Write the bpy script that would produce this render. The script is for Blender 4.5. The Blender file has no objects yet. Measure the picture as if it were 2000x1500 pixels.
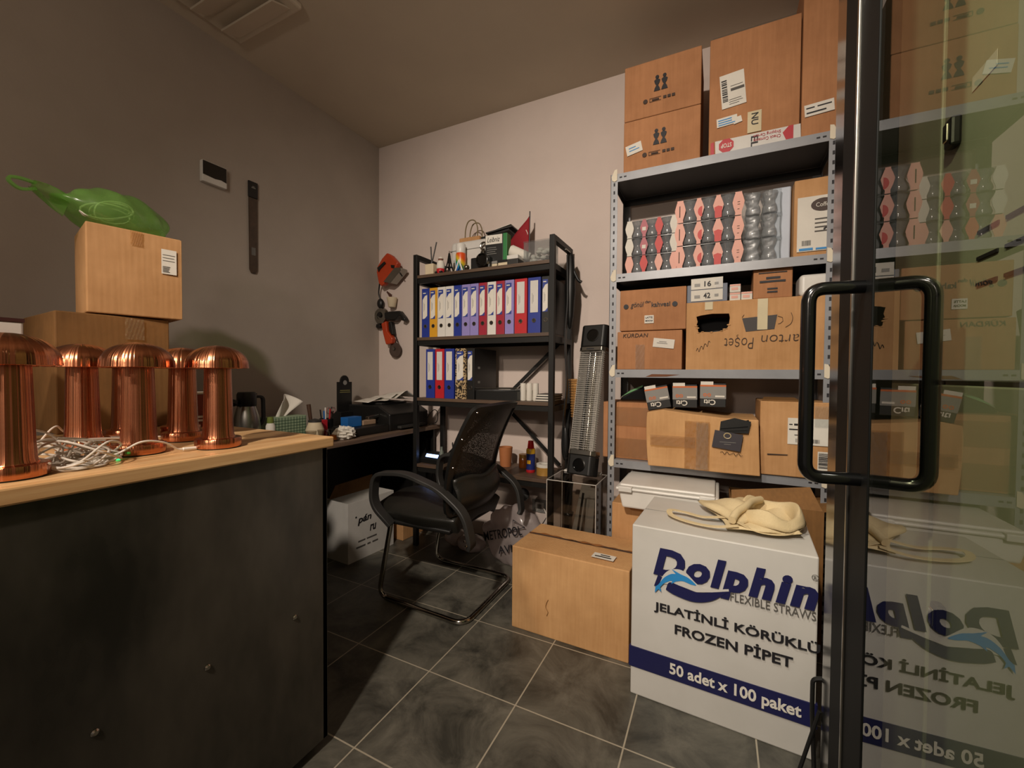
import bpy, bmesh, math, random
from mathutils import Vector, Matrix
random.seed(7)
PI = math.pi
sc = bpy.context.scene
col = sc.collection

# ------------------------------------------------------------------ camera
cam_d = bpy.data.cameras.new('camera'); cam = bpy.data.objects.new('camera', cam_d); col.objects.link(cam)
cam_d.sensor_width = 36.0; cam_d.lens = 817.19 / 2000 * 36.0; cam_d.clip_start = 0.02
yaw, pitch, roll = (math.radians(v) for v in (26.24, -1.33, 0.405))
fw = Vector((-math.sin(yaw) * math.cos(pitch), math.cos(yaw) * math.cos(pitch), math.sin(pitch)))
rt = Vector((math.cos(yaw), math.sin(yaw), 0)); up = rt.cross(fw)
cr = math.cos(roll) * rt + math.sin(roll) * up; cu = -math.sin(roll) * rt + math.cos(roll) * up
M = Matrix((cr, cu, -fw)).transposed().to_4x4(); M.translation = Vector((0, 0, 1.15))
cam.matrix_world = M
sc.camera = cam
# ------------------------------------------------------------------ world, corridor lamps behind the camera, added fill lights, exposure
w = bpy.data.worlds.new('world'); sc.world = w; w.use_nodes = True
w.node_tree.nodes['Background'].inputs[0].default_value = (0.9, 0.80, 0.68, 1)
w.node_tree.nodes['Background'].inputs[1].default_value = 0.10
sc.view_settings.view_transform = 'Standard'; sc.view_settings.look = 'None'
sc.view_settings.gamma = 1.0; sc.view_settings.use_curve_mapping = False
sc.view_settings.exposure = 0.32
def lamp(name, typ, loc, aim, energy, colr, **kw):
    d = bpy.data.lights.new(name, typ); d.energy = energy; d.color = colr
    for k, v in kw.items(): setattr(d, k, v)
    o = bpy.data.objects.new(name, d); col.objects.link(o); o.location = loc
    o.rotation_euler = (Vector(aim) - Vector(loc)).to_track_quat('-Z', 'Y').to_euler()
    return o
WARM = (1.0, 0.87, 0.74)
lamp('corridor_spot', 'SPOT', (-0.42, -0.95, 2.75), (-0.60, 2.4, 1.00), 275, WARM, spot_size=math.radians(90), spot_blend=1.0, shadow_soft_size=0.06)
lamp('added_fill', 'POINT', (-0.45, -1.5, 1.95), (0, 0, 0), 30, (1.0, 0.83, 0.68), shadow_soft_size=0.12)  # added unseen fill: lifts the whole room and reaches the ceiling
lamp('added_locker_fill', 'SPOT', (-0.70, 0.30, 2.90), (0.40, 1.02, 1.45), 88, (1.0, 0.98, 0.84), spot_size=math.radians(64), spot_blend=1.0, shadow_soft_size=0.08)  # added unseen spot that brightens the lockers through the door glass
lamp('counter_spot', 'SPOT', (-1.50, -1.45, 2.15), (-1.32, 0.55, 1.10), 75, (1.0, 0.84, 0.68), spot_size=math.radians(48), spot_blend=1.0, shadow_soft_size=0.04)

# ------------------------------------------------------------------ materials
def lin(h):
    h = h.lstrip('#'); v = [int(h[i:i+2], 16) / 255 for i in (0, 2, 4)]
    return tuple(c / 12.92 if c <= 0.04045 else ((c + 0.055) / 1.055) ** 2.4 for c in v) + (1.0,)
class NT:
    def __init__(s, name):
        s.m = bpy.data.materials.new(name); s.m.use_nodes = True
        s.t = s.m.node_tree; s.b = s.t.nodes['Principled BSDF']; s.out = s.t.nodes['Material Output']
    def n(s, typ, **kw):
        nd = s.t.nodes.new(typ)
        for k, v in kw.items():
            if k.startswith('i_'):
                key = k[2:]; key = int(key) if key.isdigit() else key
                nd.inputs[key].default_value = v
            else: setattr(nd, k, v)
        return nd
    def l(s, a, b): s.t.links.new(a, b)
    def coord(s, scale=(1, 1, 1), kind='Object'):
        tc = s.n('ShaderNodeTexCoord'); mp = s.n('ShaderNodeMapping'); mp.inputs['Scale'].default_value = scale
        s.l(tc.outputs[kind], mp.inputs[0]); return mp.outputs[0]
def mat(name, c, rough=0.5, metal=0.0, c2=None, nscale=8, stretch=(1, 1, 1), bump=0.0, bscale=60, spec=0.5, coat=0.0, **kw):
    s = NT(name); p = s.b.inputs
    p['Roughness'].default_value = rough; p['Metallic'].default_value = metal
    p['Specular IOR Level'].default_value = spec
    if coat: p['Coat Weight'].default_value = coat; p['Coat Roughness'].default_value = 0.15
    a = lin(c); b = lin(c2) if c2 else tuple(v * 0.9 for v in a[:3]) + (1,)
    co = s.coord(stretch)
    nz = s.n('ShaderNodeTexNoise', i_Scale=nscale, i_Detail=5.0, i_Roughness=0.6); s.l(co, nz.inputs['Vector'])
    rp = s.n('ShaderNodeValToRGB'); rp.color_ramp.elements[0].position = 0.35; rp.color_ramp.elements[1].position = 0.68
    rp.color_ramp.elements[0].color = a; rp.color_ramp.elements[1].color = b
    s.l(nz.outputs['Fac'], rp.inputs[0]); s.l(rp.outputs[0], p['Base Color'])
    if bump:
        n2 = s.n('ShaderNodeTexNoise', i_Scale=bscale, i_Detail=3.0); s.l(co, n2.inputs['Vector'])
        bp = s.n('ShaderNodeBump', i_Strength=bump, i_Distance=0.01); s.l(n2.outputs['Fac'], bp.inputs['Height']); s.l(bp.outputs[0], p['Normal'])
    for k, v in kw.items(): p[k].default_value = v
    return s.m
def glassy(name, tint='#ffffff', refl=1.5, rough=0.03, base=0.0, haze=None, haze_amt=0.0):
    """a thin clear sheet: transparent with a Fresnel reflection and, for films, some haze of its own"""
    s = NT(name); s.t.nodes.remove(s.b)
    tr = s.n('ShaderNodeBsdfTransparent'); tr.inputs[0].default_value = lin(tint)
    gl = s.n('ShaderNodeBsdfGlossy', i_Roughness=rough)
    body = tr.outputs[0]
    if haze:
        df = s.n('ShaderNodeBsdfDiffuse'); df.inputs[0].default_value = lin(haze)
        tl = s.n('ShaderNodeBsdfTranslucent'); tl.inputs[0].default_value = lin(haze)
        ad = s.n('ShaderNodeMixShader', i_0=0.5); s.l(df.outputs[0], ad.inputs[1]); s.l(tl.outputs[0], ad.inputs[2])
        co = s.coord((9, 9, 9)); nz = s.n('ShaderNodeTexNoise', i_Scale=1.0, i_Detail=4.0); s.l(co, nz.inputs['Vector'])
        mr = s.n('ShaderNodeMapRange'); mr.inputs[3].default_value = haze_amt * 0.6; mr.inputs[4].default_value = min(1, haze_amt * 1.4); s.l(nz.outputs['Fac'], mr.inputs[0])
        mh = s.n('ShaderNodeMixShader'); s.l(mr.outputs[0], mh.inputs[0]); s.l(tr.outputs[0], mh.inputs[1]); s.l(ad.outputs[0], mh.inputs[2])
        body = mh.outputs[0]
    fr = s.n('ShaderNodeFresnel', i_IOR=refl)
    mx = s.n('ShaderNodeMixShader')
    # a thin sheet reflects once, on its outer face: the inner face only lets light through
    geo = s.n('ShaderNodeNewGeometry'); inv = s.n('ShaderNodeMath', operation='SUBTRACT'); inv.inputs[0].default_value = 1.0; s.l(geo.outputs['Backfacing'], inv.inputs[1])
    ad2 = s.n('ShaderNodeMath', operation='ADD', use_clamp=True); ad2.inputs[1].default_value = base; s.l(fr.outputs[0], ad2.inputs[0])
    ml2 = s.n('ShaderNodeMath', operation='MULTIPLY'); s.l(ad2.outputs[0], ml2.inputs[0]); s.l(inv.outputs[0], ml2.inputs[1]); s.l(ml2.outputs[0], mx.inputs[0])
    s.l(body, mx.inputs[1]); s.l(gl.outputs[0], mx.inputs[2]); s.l(mx.outputs[0], s.out.inputs[0])
    return s.m
def cardboard(name, c, c2, rough=0.75):
    s = NT(name); p = s.b.inputs; p['Roughness'].default_value = rough; p['Specular IOR Level'].default_value = 0.25
    co = s.coord(); 
    nz = s.n('ShaderNodeTexNoise', i_Scale=5.0, i_Detail=6.0, i_Roughness=0.6); s.l(co, nz.inputs['Vector'])
    co2 = s.coord((30, 30, 2.0)); n2 = s.n('ShaderNodeTexNoise', i_Scale=3.0, i_Detail=2.0); s.l(co2, n2.inputs['Vector'])
    mx = s.n('ShaderNodeMath', operation='MULTIPLY_ADD'); mx.inputs[1].default_value = 0.35; s.l(n2.outputs['Fac'], mx.inputs[0]); s.l(nz.outputs['Fac'], mx.inputs[2])
    rp = s.n('ShaderNodeValToRGB'); e = rp.color_ramp.elements; e[0].position = 0.45; e[1].position = 0.9; e[0].color = lin(c); e[1].color = lin(c2)
    s.l(mx.outputs[0], rp.inputs[0]); s.l(rp.outputs[0], p['Base Color'])
    wv = s.n('ShaderNodeTexWave', i_Scale=40.0, i_Distortion=0.3, wave_type='BANDS', bands_direction='DIAGONAL'); s.l(s.coord((1, 1, 0.02)), wv.inputs['Vector'])
    n3 = s.n('ShaderNodeTexNoise', i_Scale=9.0, i_Detail=3.0); s.l(co, n3.inputs['Vector'])
    b1 = s.n('ShaderNodeBump', i_Strength=0.05, i_Distance=0.003); s.l(wv.outputs['Fac'], b1.inputs['Height'])
    b2 = s.n('ShaderNodeBump', i_Strength=0.25, i_Distance=0.012); s.l(n3.outputs['Fac'], b2.inputs['Height']); s.l(b1.outputs[0], b2.inputs['Normal']); s.l(b2.outputs[0], p['Normal'])
    return s.m
def wood(name, c, c2, scale=(2, 26, 26), rough=0.5):
    s = NT(name); p = s.b.inputs; p['Roughness'].default_value = rough
    co = s.coord(scale); nz = s.n('ShaderNodeTexNoise', i_Scale=1.0, i_Detail=7.0, i_Roughness=0.65, i_Distortion=0.8); s.l(co, nz.inputs['Vector'])
    rp = s.n('ShaderNodeValToRGB'); e = rp.color_ramp.elements; e[0].position = 0.35; e[1].position = 0.65; e[0].color = lin(c); e[1].color = lin(c2)
    s.l(nz.outputs['Fac'], rp.inputs[0]); s.l(rp.outputs[0], p['Base Color'])
    bp = s.n('ShaderNodeBump', i_Strength=0.12, i_Distance=0.004); s.l(nz.outputs['Fac'], bp.inputs['Height']); s.l(bp.outputs[0], p['Normal'])
    return s.m
def brushed(name, c, c2, rough=0.20, aniso=0.88):
    s = NT(name); p = s.b.inputs; p['Metallic'].default_value = 1.0; p['Roughness'].default_value = rough
    p['Anisotropic'].default_value = aniso; p['Anisotropic Rotation'].default_value = 0.25
    tg = s.n('ShaderNodeTangent', direction_type='RADIAL', axis='Z'); s.l(tg.outputs[0], p['Tangent'])
    co = s.coord((3, 3, 220)); nz = s.n('ShaderNodeTexNoise', i_Scale=3.0, i_Detail=4.0); s.l(co, nz.inputs['Vector'])
    rp = s.n('ShaderNodeValToRGB'); e = rp.color_ramp.elements; e[0].position = 0.3; e[1].position = 0.7; e[0].color = lin(c); e[1].color = lin(c2)
    s.l(nz.outputs['Fac'], rp.inputs[0]); s.l(rp.outputs[0], p['Base Color'])
    tc = s.n('ShaderNodeTexCoord'); fl = s.n('ShaderNodeVectorMath', operation='MULTIPLY'); fl.inputs[1].default_value = (1, 1, 0); s.l(tc.outputs['Object'], fl.inputs[0])
    nm = s.n('ShaderNodeVectorMath', operation='NORMALIZE'); s.l(fl.outputs[0], nm.inputs[0])
    n2 = s.n('ShaderNodeTexNoise', i_Scale=4.5, i_Detail=3.0); s.l(nm.outputs[0], n2.inputs['Vector'])
    bp = s.n('ShaderNodeBump', i_Strength=0.55, i_Distance=0.006); s.l(n2.outputs['Fac'], bp.inputs['Height']); s.l(bp.outputs[0], p['Normal'])
    return s.m
def emis(name, c, strength):
    s = NT(name); s.b.inputs['Base Color'].default_value = lin(c); s.b.inputs['Emission Color'].default_value = lin(c); s.b.inputs['Emission Strength'].default_value = strength
    return s.m
def tiles():
    s = NT('slate_tiles'); p = s.b.inputs
    co = s.coord()
    mp = s.n('ShaderNodeMapping'); mp.inputs['Location'].default_value = (0.614, -1.289, 0); s.l(co, mp.inputs[0])
    br = s.n('ShaderNodeTexBrick', offset=0.0, squash=1.0); br.inputs['Scale'].default_value = 1.0
    br.inputs['Brick Width'].default_value = 0.370; br.inputs['Row Height'].default_value = 0.371; br.inputs['Mortar Size'].default_value = 0.0028; br.inputs['Mortar Smooth'].default_value = 0.2
    br.inputs['Color1'].default_value = (0.75, 0.75, 0.75, 1); br.inputs['Color2'].default_value = (1, 1, 1, 1); br.inputs['Mortar'].default_value = (0, 0, 0, 1)
    s.l(mp.outputs[0], br.inputs['Vector'])
    n1 = s.n('ShaderNodeTexNoise', i_Scale=5.0, i_Detail=9.0, i_Roughness=0.68, i_Distortion=0.6); s.l(co, n1.inputs['Vector'])
    rp = s.n('ShaderNodeValToRGB'); e = rp.color_ramp.elements; e[0].position = 0.36; e[1].position = 0.72; e[0].color = lin('#3c3b35'); e[1].color = lin('#7d796d')
    s.l(n1.outputs['Fac'], rp.inputs[0])
    mu = s.n('ShaderNodeMix', data_type='RGBA', blend_type='MULTIPLY'); mu.inputs[0].default_value = 1.0; s.l(rp.outputs[0], mu.inputs[6]); s.l(br.outputs['Color'], mu.inputs[7])
    mx = s.n('ShaderNodeMix', data_type='RGBA'); s.l(br.outputs['Fac'], mx.inputs[0]); s.l(mu.outputs[2], mx.inputs[6]); mx.inputs[7].default_value = lin('#a59c8a')
    s.l(mx.outputs[2], p['Base Color']); 
    mr = s.n('ShaderNodeMapRange'); mr.inputs[3].default_value = 0.32; mr.inputs[4].default_value = 0.6; s.l(n1.outputs['Fac'], mr.inputs[0]); s.l(mr.outputs[0], p['Roughness'])
    b1 = s.n('ShaderNodeBump', i_Strength=0.25, i_Distance=0.006); s.l(n1.outputs['Fac'], b1.inputs['Height'])
    b2 = s.n('ShaderNodeBump', i_Strength=0.4, i_Distance=0.003, invert=True); s.l(br.outputs['Fac'], b2.inputs['Height']); s.l(b1.outputs[0], b2.inputs['Normal']); s.l(b2.outputs[0], p['Normal'])
    return s.m
def leopard():
    s = NT('leopard_print'); co = s.coord((60, 60, 60)); v = s.n('ShaderNodeTexNoise', i_Scale=1.3, i_Detail=2.0); s.l(co, v.inputs['Vector'])
    rp = s.n('ShaderNodeValToRGB'); rp.color_ramp.interpolation = 'CONSTANT'; e = rp.color_ramp.elements; e[0].position = 0; e[0].color = lin('#2a2017'); e[1].position = 0.5; e[1].color = lin('#b39a72')
    s.l(v.outputs['Fac'], rp.inputs[0]); s.l(rp.outputs[0], s.b.inputs['Base Color']); return s.m
def rainbow():
    s = NT('rainbow_print'); tc = s.n('ShaderNodeTexCoord'); sx = s.n('ShaderNodeSeparateXYZ'); s.l(tc.outputs['Object'], sx.inputs[0])
    ad = s.n('ShaderNodeMath', operation='MULTIPLY_ADD'); ad.inputs[1].default_value = 9.0; ad.inputs[2].default_value = -0.1; s.l(sx.outputs['Z'], ad.inputs[0])
    a2 = s.n('ShaderNodeMath', operation='MULTIPLY_ADD'); a2.inputs[1].default_value = 9.0; s.l(sx.outputs['X'], a2.inputs[0]); s.l(ad.outputs[0], a2.inputs[2])
    rp = s.n('ShaderNodeValToRGB'); e = rp.color_ramp.elements; e[0].position = 0.05; e[0].color = lin('#1750b0'); e[1].position = 1.0; e[1].color = lin('#d8501c')
    for q, c in ((0.3, '#1f7fc0'), (0.5, '#2c9a4a'), (0.72, '#d6b62a')):
        k = e.new(q); k.color = lin(c)
    s.l(a2.outputs[0], rp.inputs[0]); s.l(rp.outputs[0], s.b.inputs['Base Color']); s.b.inputs['Roughness'].default_value = 0.35; return s.m
def mesh_fabric():
    s = NT('chair_mesh'); tc = s.coord((160, 160, 160)); ch = s.n('ShaderNodeTexVoronoi', i_Scale=1.0, feature='DISTANCE_TO_EDGE'); s.l(tc, ch.inputs['Vector'])
    cmp_ = s.n('ShaderNodeMath', operation='GREATER_THAN'); cmp_.inputs[1].default_value = 0.2; s.l(ch.outputs[0], cmp_.inputs[0])
    s.b.inputs['Base Color'].default_value = lin('#141414'); s.b.inputs['Roughness'].default_value = 0.45
    tr = s.n('ShaderNodeBsdfTransparent'); mx = s.n('ShaderNodeMixShader'); ml = s.n('ShaderNodeMath', operation='MULTIPLY'); ml.inputs[1].default_value = 0.22; s.l(cmp_.outputs[0], ml.inputs[0])
    s.l(ml.outputs[0], mx.inputs[0]); s.l(s.b.outputs[0], mx.inputs[1]); s.l(tr.outputs[0], mx.inputs[2]); s.l(mx.outputs[0], s.out.inputs[0]); return s.m

W = {}
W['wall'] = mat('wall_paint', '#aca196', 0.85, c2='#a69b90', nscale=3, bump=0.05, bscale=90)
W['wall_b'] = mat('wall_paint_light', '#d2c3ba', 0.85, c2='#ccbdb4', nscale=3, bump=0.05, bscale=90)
W['ceil'] = mat('ceiling_paint', '#c8bca9', 0.9, c2='#c3b7a5', nscale=3)
W['floor'] = tiles()
W['steel_panel'] = mat('counter_sheet', '#2b2924', 0.27, 0.35, c2='#5a544a', nscale=2.6, stretch=(1, 1.2, 0.5), bump=0.16, bscale=5, spec=0.8)  # lighter noise colour: scuffs, plus a reflected smear painted into the base colour
W['wood_top'] = wood('counter_wood', '#b98d5c', '#d8b483', (26, 1.6, 26), 0.42)
W['desk_wood'] = wood('desk_wood', '#5d4a3a', '#776253', (26, 1.6, 26), 0.5)
W['rack_wood'] = wood('rack_wood', '#4b3a2f', '#64503f', (2, 26, 26), 0.5)
W['black_metal'] = mat('black_metal', '#161513', 0.5, 0.0, spec=0.35)
W['stile'] = mat('black_profile', '#0d0e0d', 0.6, spec=0.12)
W['black'] = mat('black_plastic', '#121211', 0.45)
W['black_gloss'] = mat('black_gloss', '#0b0b0b', 0.16, coat=0.5)
W['dark_grey'] = mat('dark_grey_plastic', '#2e2d2b', 0.5)
W['grey'] = mat('grey_plastic', '#85837e', 0.5)
W['white'] = mat('white_plastic', '#d9d6cf', 0.4)
W['white_card'] = mat('white_board', '#cfccc6', 0.6)
W['paper'] = mat('paper', '#dcd7cc', 0.8)
W['ink'] = mat('black_ink', '#17151a', 0.6)
W['ink_grey'] = mat('grey_ink', '#55514d', 0.7)
W['ink_brown'] = mat('brown_ink', '#3e2d22', 0.7)
W['navy'] = mat('navy_ink', '#16184a', 0.5)
W['fish'] = mat('sky_blue_ink', '#2a86c6', 0.5)
W['kraft'] = cardboard('kraft_board', '#c39668', '#ab7f52')
W['kraft_l'] = cardboard('kraft_board_light', '#cb9f6e', '#b4885a')
W['kraft_r'] = cardboard('kraft_board_red', '#b58159', '#9d6d49')
W['kraft_d'] = cardboard('kraft_board_dark', '#8a6238', '#70502e')
W['straw_white'] = mat('white_printed_board', '#c8c5bf', 0.45, c2='#bebbb4', nscale=3, bump=0.1, bscale=5)
W['tape'] = glassy('clear_tape', '#efe0c4', 1.5, 0.20, 0.10, '#dcbf96', 0.3)
W['tape_cream'] = mat('cream_tape', '#c9bb97', 0.5)
W['tape_red'] = mat('red_print', '#b3222e', 0.5)
W['copper'] = brushed('brushed_copper', '#bf7a59', '#c5825f')
W['copper_d'] = mat('copper_edge', '#8a4a30', 0.3, 1.0)
W['chrome'] = mat('chrome', '#b9b4aa', 0.12, 1.0)
W['steel'] = mat('brushed_steel', '#9a9891', 0.28, 1.0)
W['shelf_grey'] = mat('grey_enamel', '#8f9195', 0.42, 0.2, c2='#84868a')
W['gusset'] = mat('cream_plastic', '#d8cdb6', 0.5)
W['rust'] = mat('rust', '#6d4020', 0.7)
W['locker'] = mat('locker_enamel', '#a6a692', 0.5, 0.0, c2='#a0a08c')
W['glass'] = glassy('door_glass', '#e6e9de', 1.9, 0.0)
W['acrylic'] = glassy('acrylic', '#e9e6e2', 1.45, 0.03, 0.02)
W['edge'] = mat('acrylic_edge', '#d0ccc6', 0.12)
W['tumbler'] = glassy('drinking_glass', '#e4e4e4', 1.6, 0.08, 0.10, '#d6dade', 0.34)
W['film'] = glassy('cling_film', '#f0f2f2', 1.4, 0.22, 0.01, '#e4e6e8', 0.10)
W['green_bag'] = glassy('green_film', '#cfe8be', 1.4, 0.22, 0.03, '#a2dc74', 0.36)
W['white_bag'] = glassy('white_film', '#e3dad6', 1.45, 0.25, 0.03, '#d3c6c3', 0.8)
W['cable'] = mat('white_cable', '#d8d0c4', 0.45)
W['led_g'] = emis('green_led', '#20d070', 2.5)
W['led_b'] = emis('blue_display', '#8fb4ff', 5.0)
W['canvas'] = mat('cream_canvas', '#d6c29a', 0.85, c2='#cbb68c', bump=0.2, bscale=220)
W['wicker'] = wood('wicker', '#8f6331', '#c0935a', (60, 60, 180), 0.6)
W['orange'] = mat('orange_plastic', '#b8401c', 0.42, c2='#a83817')
W['red'] = mat('red_board', '#b81f27', 0.45)
W['crimson'] = mat('crimson_board', '#9c2438', 0.45)
W['blue'] = mat('blue_board', '#22348c', 0.45)
W['blue2'] = mat('blue_plastic', '#1c62a8', 0.45)
W['yellow'] = mat('yellow_board', '#d39a26', 0.45)
W['lilac'] = mat('lilac_board', '#8f84c0', 0.45)
W['green'] = mat('green_board', '#2a7a3e', 0.45)
W['pink'] = mat('pink_print', '#e0a493', 0.55)
W['coral'] = mat('coral_print', '#c43c38', 0.55)
W['orange_ink'] = mat('orange_print', '#c8662c', 0.55)
W['amber'] = mat('amber_drink', '#8a4a14', 0.2)
W['flag'] = mat('red_cloth', '#8f1420', 0.8)
W['leopard'] = leopard(); W['rainbow'] = rainbow(); W['chair_mesh'] = mesh_fabric()
W['leather'] = mat('faux_leather', '#22211d', 0.36, bump=0.12, bscale=160)
W['terracotta'] = mat('terracotta', '#a8683c', 0.7)
W['pale_green'] = mat('pale_green_print', '#8fa386', 0.6)
W['disc'] = mat('abrasive_disc', '#4a3a32', 0.8)
W['cream'] = mat('cream_plaster', '#d5c5a6', 0.7)

# ------------------------------------------------------------------ mesh helpers
def fillet(pts, r, n=5, closed=False):
    pts = [Vector(p) for p in pts]; out = []; N = len(pts)
    for i, p in enumerate(pts):
        if not closed and i in (0, N - 1): out.append(p); continue
        a, b = pts[i - 1], pts[(i + 1) % N]
        d1, d2 = (a - p), (b - p); k = min(r, d1.length * 0.49, d2.length * 0.49)
        p1, p2 = p + d1.normalized() * k, p + d2.normalized() * k
        for j in range(n + 1):
            t = j / n; out.append(p1 * (1 - t) ** 2 + p * 2 * t * (1 - t) + p2 * t * t)
    return out
def spline(pts, n=8):
    P = [Vector(p) for p in pts]; P = [P[0] * 2 - P[1]] + P + [P[-1] * 2 - P[-2]]; out = []
    for i in range(1, len(P) - 2):
        a, b, c, d = P[i - 1:i + 3]
        for j in range(n):
            t = j / n
            out.append(0.5 * ((2 * b) + (c - a) * t + (2 * a - 5 * b + 4 * c - d) * t * t + (3 * b - a - 3 * c + d) * t ** 3))
    out.append(P[-2]); return out
class MB:
    def __init__(s): s.b = bmesh.new(); s.mi = 0
    def _tag(s, faces):
        for f in faces: f.material_index = s.mi
    def box(s, c, size, rz=0, rot=None):
        x, y, z = (v / 2 for v in size); R = rot or Matrix.Rotation(rz, 3, 'Z'); c = Vector(c)
        v = [s.b.verts.new(c + R @ Vector((sx * x, sy * y, sz * z))) for sx in (-1, 1) for sy in (-1, 1) for sz in (-1, 1)]
        F = [s.b.faces.new([v[i] for i in q]) for q in ((0, 1, 3, 2), (4, 6, 7, 5), (0, 4, 5, 1), (2, 3, 7, 6), (0, 2, 6, 4), (1, 5, 7, 3))]
        s._tag(F); return s
    def bx(s, x0, x1, y0, y1, z0, z1): return s.box(((x0 + x1) / 2, (y0 + y1) / 2, (z0 + z1) / 2), (abs(x1 - x0), abs(y1 - y0), abs(z1 - z0)))
    def sweep(s, pts, prof, closed=False, cap=True, upv=None, scales=None):
        pts = [Vector(p) for p in pts]; N = len(pts); rings = []; nrm = None
        for i, p in enumerate(pts):
            a = pts[i - 1] if (closed or i > 0) else p; b = pts[(i + 1) % N] if (closed or i < N - 1) else p
            t = (b - a).normalized()
            if upv is not None: nrm = Vector(upv); nrm = (nrm - t * nrm.dot(t)).normalized()
            elif nrm is None:
                nrm = Vector((0, 0, 1)) if abs(t.z) < 0.9 else Vector((1, 0, 0)); nrm = (nrm - t * nrm.dot(t)).normalized()
            else: nrm = (nrm - t * nrm.dot(t)).normalized()
            bn = t.cross(nrm); k = scales[i] if scales else 1.0
            rings.append([s.b.verts.new(p + (nrm * u + bn * v) * k) for u, v in prof])
        m = len(prof); F = []
        for i in range(N if closed else N - 1):
            A, B = rings[i], rings[(i + 1) % N]
            for j in range(m): F.append(s.b.faces.new((A[j], A[(j + 1) % m], B[(j + 1) % m], B[j])))
        if cap and not closed: F.append(s.b.faces.new(rings[0][::-1])); F.append(s.b.faces.new(rings[-1]))
        s._tag(F); return s
    def tube(s, pts, r, n=8, closed=False, scales=None):
        return s.sweep(pts, [(r * math.cos(2 * PI * k / n), r * math.sin(2 * PI * k / n)) for k in range(n)], closed, scales=scales)
    def lathe(s, prof, n=32, c=(0, 0, 0), axis=None, cap=True):
        R = Vector((0, 0, 1)).rotation_difference(Vector(axis)).to_matrix() if axis else Matrix.Identity(3)
        c = Vector(c); rings = []
        for r, z in prof:
            if r < 1e-6: rings.append([s.b.verts.new(c + R @ Vector((0, 0, z)))])
            else: rings.append([s.b.verts.new(c + R @ Vector((r * math.cos(2 * PI * k / n), r * math.sin(2 * PI * k / n), z))) for k in range(n)])
        F = []
        for A, B in zip(rings, rings[1:]):
            for k in range(n):
                if len(A) == 1 and len(B) == 1: continue
                if len(A) == 1: F.append(s.b.faces.new((A[0], B[(k + 1) % n], B[k])))
                elif len(B) == 1: F.append(s.b.faces.new((A[k], A[(k + 1) % n], B[0])))
                else: F.append(s.b.faces.new((A[k], A[(k + 1) % n], B[(k + 1) % n], B[k])))
        if cap:
            if len(rings[0]) > 1: F.append(s.b.faces.new(rings[0][::-1]))
            if len(rings[-1]) > 1: F.append(s.b.faces.new(rings[-1]))
        s._tag(F); return s
    def cyl(s, p0, p1, r0, r1=None, n=16):
        p0, p1 = Vector(p0), Vector(p1); r1 = r0 if r1 is None else r1
        return s.lathe([(r0, 0), (r1, (p1 - p0).length)], n, p0, p1 - p0)
    def prism(s, poly, o, ux, uy, t):
        """outline poly in the plane (o, ux, uy), thickened by t along ux x uy"""
        o, ux, uy = Vector(o), Vector(ux), Vector(uy); nn = ux.cross(uy).normalized() * t
        A = [s.b.verts.new(o + ux * a + uy * b) for a, b in poly]; B = [s.b.verts.new(v.co + nn) for v in A]; m = len(A)
        F = [s.b.faces.new(A[::-1]), s.b.faces.new(B)] + [s.b.faces.new((A[i], A[(i + 1) % m], B[(i + 1) % m], B[i])) for i in range(m)]
        s._tag(F); return s
    def blob(s, c, r, n=24, m=14, fn=None):
        c = Vector(c); top = [[None] * n for _ in range(m + 1)]
        for i in range(m + 1):
            th = PI * i / m
            for k in range(n):
                if i in (0, m) and k: top[i][k] = top[i][0]; continue
                ph = 2 * PI * k / n; d = Vector((math.sin(th) * math.cos(ph), math.sin(th) * math.sin(ph), math.cos(th)))
                q = Vector((d.x * r[0], d.y * r[1], d.z * r[2]))
                if fn: q = fn(q, d)
                top[i][k] = s.b.verts.new(c + q)
        F = []
        for i in range(m):
            for k in range(n):
                q = [top[i][k], top[i + 1][k], top[i + 1][(k + 1) % n], top[i][(k + 1) % n]]
                u = []
                for v in q:
                    if v not in u: u.append(v)
                if len(u) > 2: F.append(s.b.faces.new(u))
        s._tag(F); return s
    def grid(s, fn, nu, nv, closed_u=False):
        V = [[s.b.verts.new(fn(i / nu, j / nv)) for j in range(nv + 1)] for i in range(nu + (0 if closed_u else 1))]
        F = []
        for i in range(nu):
            for j in range(nv):
                A, B = V[i], V[(i + 1) % len(V)]; F.append(s.b.faces.new((A[j], B[j], B[j + 1], A[j + 1])))
        s._tag(F); return s
    def make(s, name, m, parent=None, smooth=False, bevel=0, seg=2, solid=0, sub=0, loc=None, rz=0, rot=None):
        me = bpy.data.meshes.new(name); bmesh.ops.recalc_face_normals(s.b, faces=s.b.faces[:]); s.b.to_mesh(me); s.b.free()
        for q in (m if isinstance(m, (list, tuple)) else [m]): me.materials.append(W[q] if isinstance(q, str) else q)
        o = bpy.data.objects.new(name, me); col.objects.link(o)
        if parent: o.parent = parent
        if loc: o.location = loc
        if rot: o.rotation_euler = rot
        elif rz: o.rotation_euler = (0, 0, rz)
        if smooth:
            for p in me.polygons: p.use_smooth = True
        if solid: q = o.modifiers.new('s', 'SOLIDIFY'); q.thickness = solid; q.offset = 0
        if bevel:
            q = o.modifiers.new('b', 'BEVEL'); q.width = bevel; q.segments = seg; q.limit_method = 'ANGLE'; q.angle_limit = math.radians(35)
        if sub: q = o.modifiers.new('u', 'SUBSURF'); q.levels = sub; q.render_levels = sub
        if smooth and not sub:
            try:
                me.set_sharp_from_angle(angle=math.radians(40))
            except Exception: pass
        return o
def thing(name, label, cat, loc=(0, 0, 0), rz=0, group=None, rot=None):
    o = bpy.data.objects.new(name, None); col.objects.link(o); o.empty_display_size = 0.05
    o.location = loc; o.rotation_euler = rot or (0, 0, rz); return tag(o, label, cat, group)
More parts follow.
